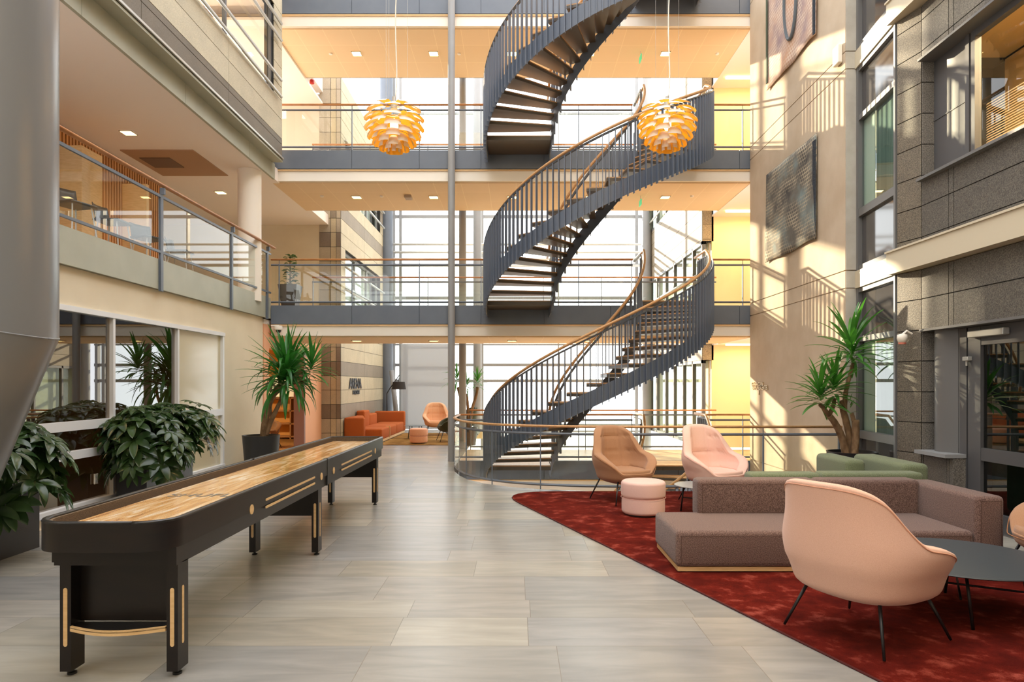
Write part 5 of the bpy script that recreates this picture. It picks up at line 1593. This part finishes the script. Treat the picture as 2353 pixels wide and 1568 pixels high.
# far yuccas
YF_ = thing('potted_yucca', 'sunlit two-headed yucca beside the far glass behind the slim column', 'potted plant', (WX(1078, 19.6), 19.6, 0), 'yucca plants')
Yp = 19.0; pc = (WX(1078, Yp) - 0.02, Yp, 0)
YF_.location = pc; pot_round(YF_, pc, .2, .26, .5, M_blackp)
for pts in ([Q(1076, 1000, Yp), Q(1076, 950, Yp), Q(1072, 905, Yp)], [Q(1080, 1000, Yp), Q(1084, 945, Yp), Q(1094, 910, Yp), Q(1097, 890, Yp)], [Q(1074, 990, Yp), Q(1062, 930, Yp), Q(1052, 890, Yp)]):
    b = MB(); b.tube(catmull([tuple(p) for p in pts], 4), .04, 10); b.build('stem', M_bark, YF_, smooth=True)
for (c, n, ln, w, dr) in ((Q(1097, 880, Yp), 34, .42, .04, 1.0), (Q(1072, 888, Yp), 24, .34, .035, 1.2), (Q(1050, 872, Yp), 30, .50, .045, 1.6)):
    b = MB(); yucca_crown(b, c, n, ln, w, rg, droop=dr); b.build('leaf_crown', L_yucca, YF_, smooth=True)

def leaflet(b, base, dirv, length, width, droop, nrm0=Vector((0, 0, 1))):
    d = Vector(dirv).normalized(); p = Vector(base); side = d.cross(nrm0)
    side = side.normalized() if side.length > .05 else Vector((1, 0, 0)); prev = None; n = 6
    for i in range(n + 1):
        t = i / n; w = width * .5 * (math.sin(PI * (t ** .8) * .97 + .03) ** .8 if 0 < t < 1 else .04)
        nrm = side.cross(d).normalized()
        L_, M_, R_ = b.v(p - side * w + nrm * w * .25), b.v(p - nrm * .002), b.v(p + side * w + nrm * w * .25)
        if prev: b.f([prev[0], prev[1], M_, L_]); b.f([prev[1], prev[2], R_, M_])
        prev = (L_, M_, R_)
        p = p + d * (length / n); d = (d + Vector((0, 0, -1)) * droop / n * (.4 + 1.2 * t)).normalized(); side = (side - d * side.dot(d)).normalized()
def bush(b, bs, c, rx, ry, rz, n, rg, leaf=.215, zlow=-.55):
    for k in range(n):
        az = rg.uniform(0, 2 * PI); u = rg.uniform(zlow, 1)
        el = math.asin(max(-1, min(1, u))); s = rg.uniform(.55, 1.0) ** .5
        q = Vector((math.cos(az) * math.cos(el), math.sin(az) * math.cos(el), math.sin(el)))
        hub = Vector(c) + Vector((q.x * rx, q.y * ry, q.z * rz)) * s
        axis = (q + Vector((0, 0, .7))).normalized()
        bs.tube([Vector(c) + Vector((q.x * rx * .2, q.y * ry * .2, -rz * .5)), hub.lerp(Vector(c), .35), hub], [.006, .005, .003], 5, caps=False)
        m_ = rg.choice([6, 7, 7, 8]); u_ = axis.orthogonal().normalized(); v_ = axis.cross(u_); a0 = rg.uniform(0, 6)
        ll = leaf * rg.uniform(.8, 1.25)
        for j in range(m_):
            a = a0 + 2 * PI * j / m_
            dv = (u_ * math.cos(a) + v_ * math.sin(a)) * .95 + axis * .12
            leaflet(b, hub + dv * .03, dv, ll * rg.uniform(.85, 1.1), ll * .40, 1.15 * rg.uniform(.6, 1.4), axis)
M_planter = mat('planter_black', (38, 34, 33), .35)
M_planterb = mat('planter_brown', (52, 44, 40), .35)
def planter(label, x0, x1, y0, y1, h, crowns, seed):
    T = thing('planter_bush', label, 'planter', ((x0 + x1) / 2, (y0 + y1) / 2, 0), 'broad-leaved planters')
    b = MB(); b.box(x0, y0, 0, x1, y0 + .03, h); b.box(x0, y1 - .03, 0, x1, y1, h); b.box(x0, y0 + .03, 0, x0 + .03, y1 - .03, h); b.box(x1 - .03, y0 + .03, 0, x1, y1 - .03, h)
    b.box(x0 + .02, y0 + .02, 0, x1 - .02, y1 - .02, h - .08); b.build('planter_box', M_planter, T)
    bx('soil', M_soil, T, x0 + .03, y0 + .03, h - .10, x1 - .03, y1 - .03, h - .05)
    rg = random.Random(seed); b = MB(); bs = MB()
    for c, rx, ry, rz, n in crowns: bush(b, bs, c, rx, ry, rz, n, rg)
    b.build('foliage', L_broad, T, smooth=True); bs.build('stems', mat('green_stem', (60, 66, 40), .6), T)
    return T
planter('dark planter with glossy broad-leaved bush in front of the window beside the game table', -5.36, -4.95, 9.15, 10.45, .60,
        [((-5.02, 9.35, .92), .62, .55, .50, 70), ((-5.0, 9.95, .98), .62, .6, .50, 55), ((-4.95, 9.15, .70), .55, .35, .30, 30)], 5)
planter('dark planter with broad-leaved bush nearest the left edge of the picture', -5.38, -4.97, 5.80, 7.12, .60,
        [((-5.05, 6.65, .94), .60, .50, .44, 60), ((-5.05, 6.1, .95), .55, .5, .44, 34), ((-4.88, 6.6, .70), .45, .4, .30, 30)], 9)
# small pot on the bridge
SP = thing('potted_climber', 'small bushy plant in a tall dark square pot on the lowest raised bridge', 'potted plant', (WX(667, 15.5), 15.5, ST))
xq = WX(667, 15.55); yq = 15.55
zt_ = WZ(656, yq); b = MB()
r0, r1 = .15, .215
A = [b.v((xq + sx * r0, yq + sy * r0, ST)) for sx, sy in ((-1, -1), (1, -1), (1, 1), (-1, 1))]; B = [b.v((xq + sx * r1, yq + sy * r1, zt_)) for sx, sy in ((-1, -1), (1, -1), (1, 1), (-1, 1))]
b.f(A); b.f(B)
for i in range(4): b.f([A[i], A[(i + 1) % 4], B[(i + 1) % 4], B[i]])
b.build('pot', mat('brown_pot', (74, 64, 58), .5), SP)
rg = random.Random(2); b = MB(); bs = MB()
bs.tube([(xq, yq, zt_ - .05), (xq, yq, WZ(590, yq))], .02, 8); bs.build('stem', M_bark, SP)
for k in range(95):
    z = zt_ + rg.uniform(.0, .68); az = rg.uniform(0, 6.28); rr = .02 + .09 * rg.random() * (1.2 - (z - zt_) / .9)
    leaflet(b, (xq + rr * math.cos(az), yq + rr * math.sin(az), z), (math.cos(az), math.sin(az), .3), .11, .085, 1.2)
b.build('foliage', L_small, SP, smooth=True)

# ------------------------------------------------------------------ textiles on the concrete wall
def tapestry_mat(name, base, light, acc, dark):
    m = bpy.data.materials.new(name); m.use_nodes = True
    n = m.node_tree.nodes; l = m.node_tree.links; b = n['Principled BSDF']; b.inputs['Roughness'].default_value = .95
    tc = n.new('ShaderNodeTexCoord')
    mp = n.new('ShaderNodeMapping'); mp.inputs['Rotation'].default_value = (0, R(90), 0); l.new(tc.outputs['Object'], mp.inputs['Vector'])
    sep = n.new('ShaderNodeSeparateXYZ'); l.new(tc.outputs['Object'], sep.inputs[0])
    cb = n.new('ShaderNodeCombineXYZ'); l.new(sep.outputs['Y'], cb.inputs['X']); l.new(sep.outputs['Z'], cb.inputs['Y'])
    br = n.new('ShaderNodeTexBrick'); br.offset = .5; br.inputs['Scale'].default_value = 1; br.inputs['Brick Width'].default_value = .075; br.inputs['Row Height'].default_value = .065
    br.inputs['Mortar Size'].default_value = .011; br.inputs['Color1'].default_value = (0, 0, 0, 1); br.inputs['Color2'].default_value = (.15, .15, .15, 1); br.inputs['Mortar'].default_value = (1, 1, 1, 1)
    l.new(cb.outputs[0], br.inputs['Vector'])
    nz = n.new('ShaderNodeTexNoise'); nz.inputs['Scale'].default_value = 1.6; nz.inputs['Detail'].default_value = 6; l.new(cb.outputs[0], nz.inputs['Vector'])
    cr = n.new('ShaderNodeValToRGB'); e = cr.color_ramp.elements
    e[0].position = .33; e[0].color = srgb(*dark); e[1].position = .68; e[1].color = srgb(*acc); k = e.new(.5); k.color = srgb(*base)
    l.new(nz.outputs['Fac'], cr.inputs['Fac'])
    nm = n.new('ShaderNodeTexNoise'); nm.inputs['Scale'].default_value = 2.6; nm.inputs['Detail'].default_value = 3; l.new(cb.outputs[0], nm.inputs['Vector'])
    mr = n.new('ShaderNodeMapRange'); mr.inputs['From Min'].default_value = .4; mr.inputs['From Max'].default_value = .62; l.new(nm.outputs['Fac'], mr.inputs['Value'])
    ml = n.new('ShaderNodeMath'); ml.operation = 'MULTIPLY'; l.new(br.outputs['Fac'], ml.inputs[0]); l.new(mr.outputs[0], ml.inputs[1])
    mx = n.new('ShaderNodeMixRGB'); l.new(ml.outputs[0], mx.inputs['Fac']); l.new(cr.outputs[0], mx.inputs[1]); mx.inputs[2].default_value = srgb(*light)
    l.new(mx.outputs[0], b.inputs['Base Color'])
    return m
def tapestry(name, label, y0, y1, z0, z1, m):
    b = MB(); nu, nv = 24, 18
    def f(i, j):
        t = i / (nu - 1); s = j / (nv - 1)
        y = y0 + (y1 - y0) * t; z = z0 + (z1 - z0) * s + (.02 * math.sin(t * 9) * (1 - s) if j == 0 else 0)
        return (5.15 - .018 * (1 - s) * (1 + math.sin(t * 13)) * .8 - .006 * math.sin(t * 25), y, z)
    b.grid(f, nu, nv)
    return tag(b.build(name, m, None, smooth=True, solid=.012), label, 'wall hanging', 'textile hangings')
tp = tapestry('woven_hanging', 'grey woven wall hanging with pale grid lines, lower of the two', 11.70, 14.05, 4.19, 6.0, tapestry_mat('weave_grey', (104, 100, 92), (172, 160, 138), (120, 136, 136), (62, 60, 60)))
b = MB(); b.box(5.128, 11.70, 4.2, 5.136, 11.82, 5.9); s = b.build('dark_border', mat('weave_navy', (46, 54, 66), .95, col2=(24, 30, 40), scale=20, stretch=(1, 1, 3)), tp)
tp = tapestry('woven_hanging', 'rust and mauve woven wall hanging, upper of the two', 11.70, 14.0, 7.70, 9.6, tapestry_mat('weave_rust', (186, 158, 144), (214, 196, 178), (196, 156, 128), (156, 136, 138)))
b = MB(); b.tube([(5.112, 12.75 + .28 * math.cos(a * PI / 16), 8.9 + .75 * math.sin(a * PI / 16)) for a in range(33)], .03, 6, sx=1); b.build('woven_loop', mat('weave_bluegrey', (96, 104, 110), .95), tp)
b = MB(); b.box(5.118, 11.70, 7.72, 5.128, 11.80, 9.6); b.build('dark_border', MATS['weave_navy'], tp)
b = MB(); b.box(5.118, 13.92, 7.85, 5.128, 14.0, 9.6); b.build('green_border', mat('weave_green', (74, 84, 66), .95), tp)

# ------------------------------------------------------------------ small fixtures
cm = thing('dome_camera', 'white dome security camera on a bracket under the lowest raised bridge at the left', 'camera', Q(640, 755, 15.0))
x, y, z = Q(640, 755, 15.0); b = MB(); b.lathe([(0, .05), (.085, .045), (.095, .0), (.09, -.03), (.06, -.04), (0, -.04)], (x, y, z), 24); b.build('housing', M_white, cm, smooth='auto')
b = MB(); b.lathe([(.055, -.04), (.05, -.075), (.03, -.095), (0, -.10)], (x, y, z), 20); b.build('dome', M_black, cm, smooth=True)
b = MB(); b.box(x - .16, y - .02, z + .045, x + .02, y + .16, z + .075); b.build('bracket', M_white, cm)
wc = thing('wall_camera', 'white wall camera with a round head on the granite pier by the entrance', 'camera', Q(2092, 775, 9.1))
x, y, z = Q(2090, 778, 9.0); x = 5.10; b = MB(); b.lathe([(0, -.07), (.05, -.05), (.065, 0), (.06, .05), (0, .065)], (x, y + .02, z), 20); b.build('head', M_white, wc, smooth=True)
b = MB(); b.tube([(x, y + .02, z + .05), (x + .06, y + .02, z + .10), (x + .13, y + .02, z + .06)], .015, 8); b.build('arm', M_white, wc)
b = MB(); b.lathe([(.045, -.075), (.05, -.055), (.03, -.05)], (x, y + .02, z), 18); b.build('ring', mat('salmon_ring', (220, 130, 110), .5), wc)
M_exit = mat('exit_green', (60, 170, 120), .5, emit=(70, 190, 130), estr=.8)
for Lz, nm in ((9.62, 'upper'), (6.17, 'lower')):
    e = thing('exit_sign', 'small green exit sign hanging under the footbridge ceiling, %s of the two' % nm, 'sign', (WX(1472, 16.3), 16.3, Lz), 'exit signs')
    x = WX(1472, 16.3); b = MB(); b.box(x - .01, 16.2, Lz - .20, x + .01, 16.45, Lz - .07); b.build('panel', M_exit, e)
    b = MB(); b.box(x - .005, 16.3, Lz - .07, x + .005, 16.33, Lz + .03); b.build('stem', M_white, e)
sp = thing('ceiling_speaker', 'small grey box unit on the ceiling under the middle footbridge', 'speaker', (WX(938, 16.3), 16.3, 6.19))
x = WX(938, 16.3); b = MB(); b.rbox(x - .08, 16.2, 6.13, x + .08, 16.45, 6.20, .01); b.build('box', mat('box_grey', (170, 150, 128), .6), sp)
for px, py, Lz, Y, lb in ((1648, 129, 9.65, 16.4, 'round smoke detector near the right end of the topmost ceiling'), (760, 129, 9.65, 16.4, 'small sprinkler near the left of the topmost ceiling'), (1055, 129, 9.65, 16.4, 'small sprinkler right of the slender column, topmost ceiling'),
                      (740, 457, 6.20, 16.3, 'smoke detector near the left of the middle ceiling'), (877, 455, 6.20, 16.3, 'small sprinkler between the downlights of the middle ceiling'), (1590, 455, 6.20, 16.3, 'small sprinkler near the right of the middle ceiling')):
    x = WX(px, Y); b = MB(); b.lathe([(0, 0), (.045, 0), (.04, -.03), (.015, -.04), (0, -.04)], (x, Y, Lz), 18)
    tag(b.build('smoke_detector' if 'smoke' in lb else 'sprinkler_head', M_white, None, smooth='auto'), lb, 'detector' if 'smoke' in lb else 'sprinkler')
fb = thing('alarm_bell', 'small red alarm sounder high on the corridor wall left of the middle bridge', 'alarm', (WX(717, 17.7), 18, 9.3))
x = WX(717, 17.9); b = MB(); b.lathe([(0, 0), (.06, 0), (.06, .08), (.03, .11), (0, .11)], (x, 17.9, WZ(192, 17.9)), 18); b.build('sounder', mat('alarm_red', (190, 40, 30), .5), fb)
b = MB(); b.box(x - .03, 17.9, WZ(192, 17.9) + .1, x + .03, 17.96, 9.64); b.build('mount', M_white, fb)
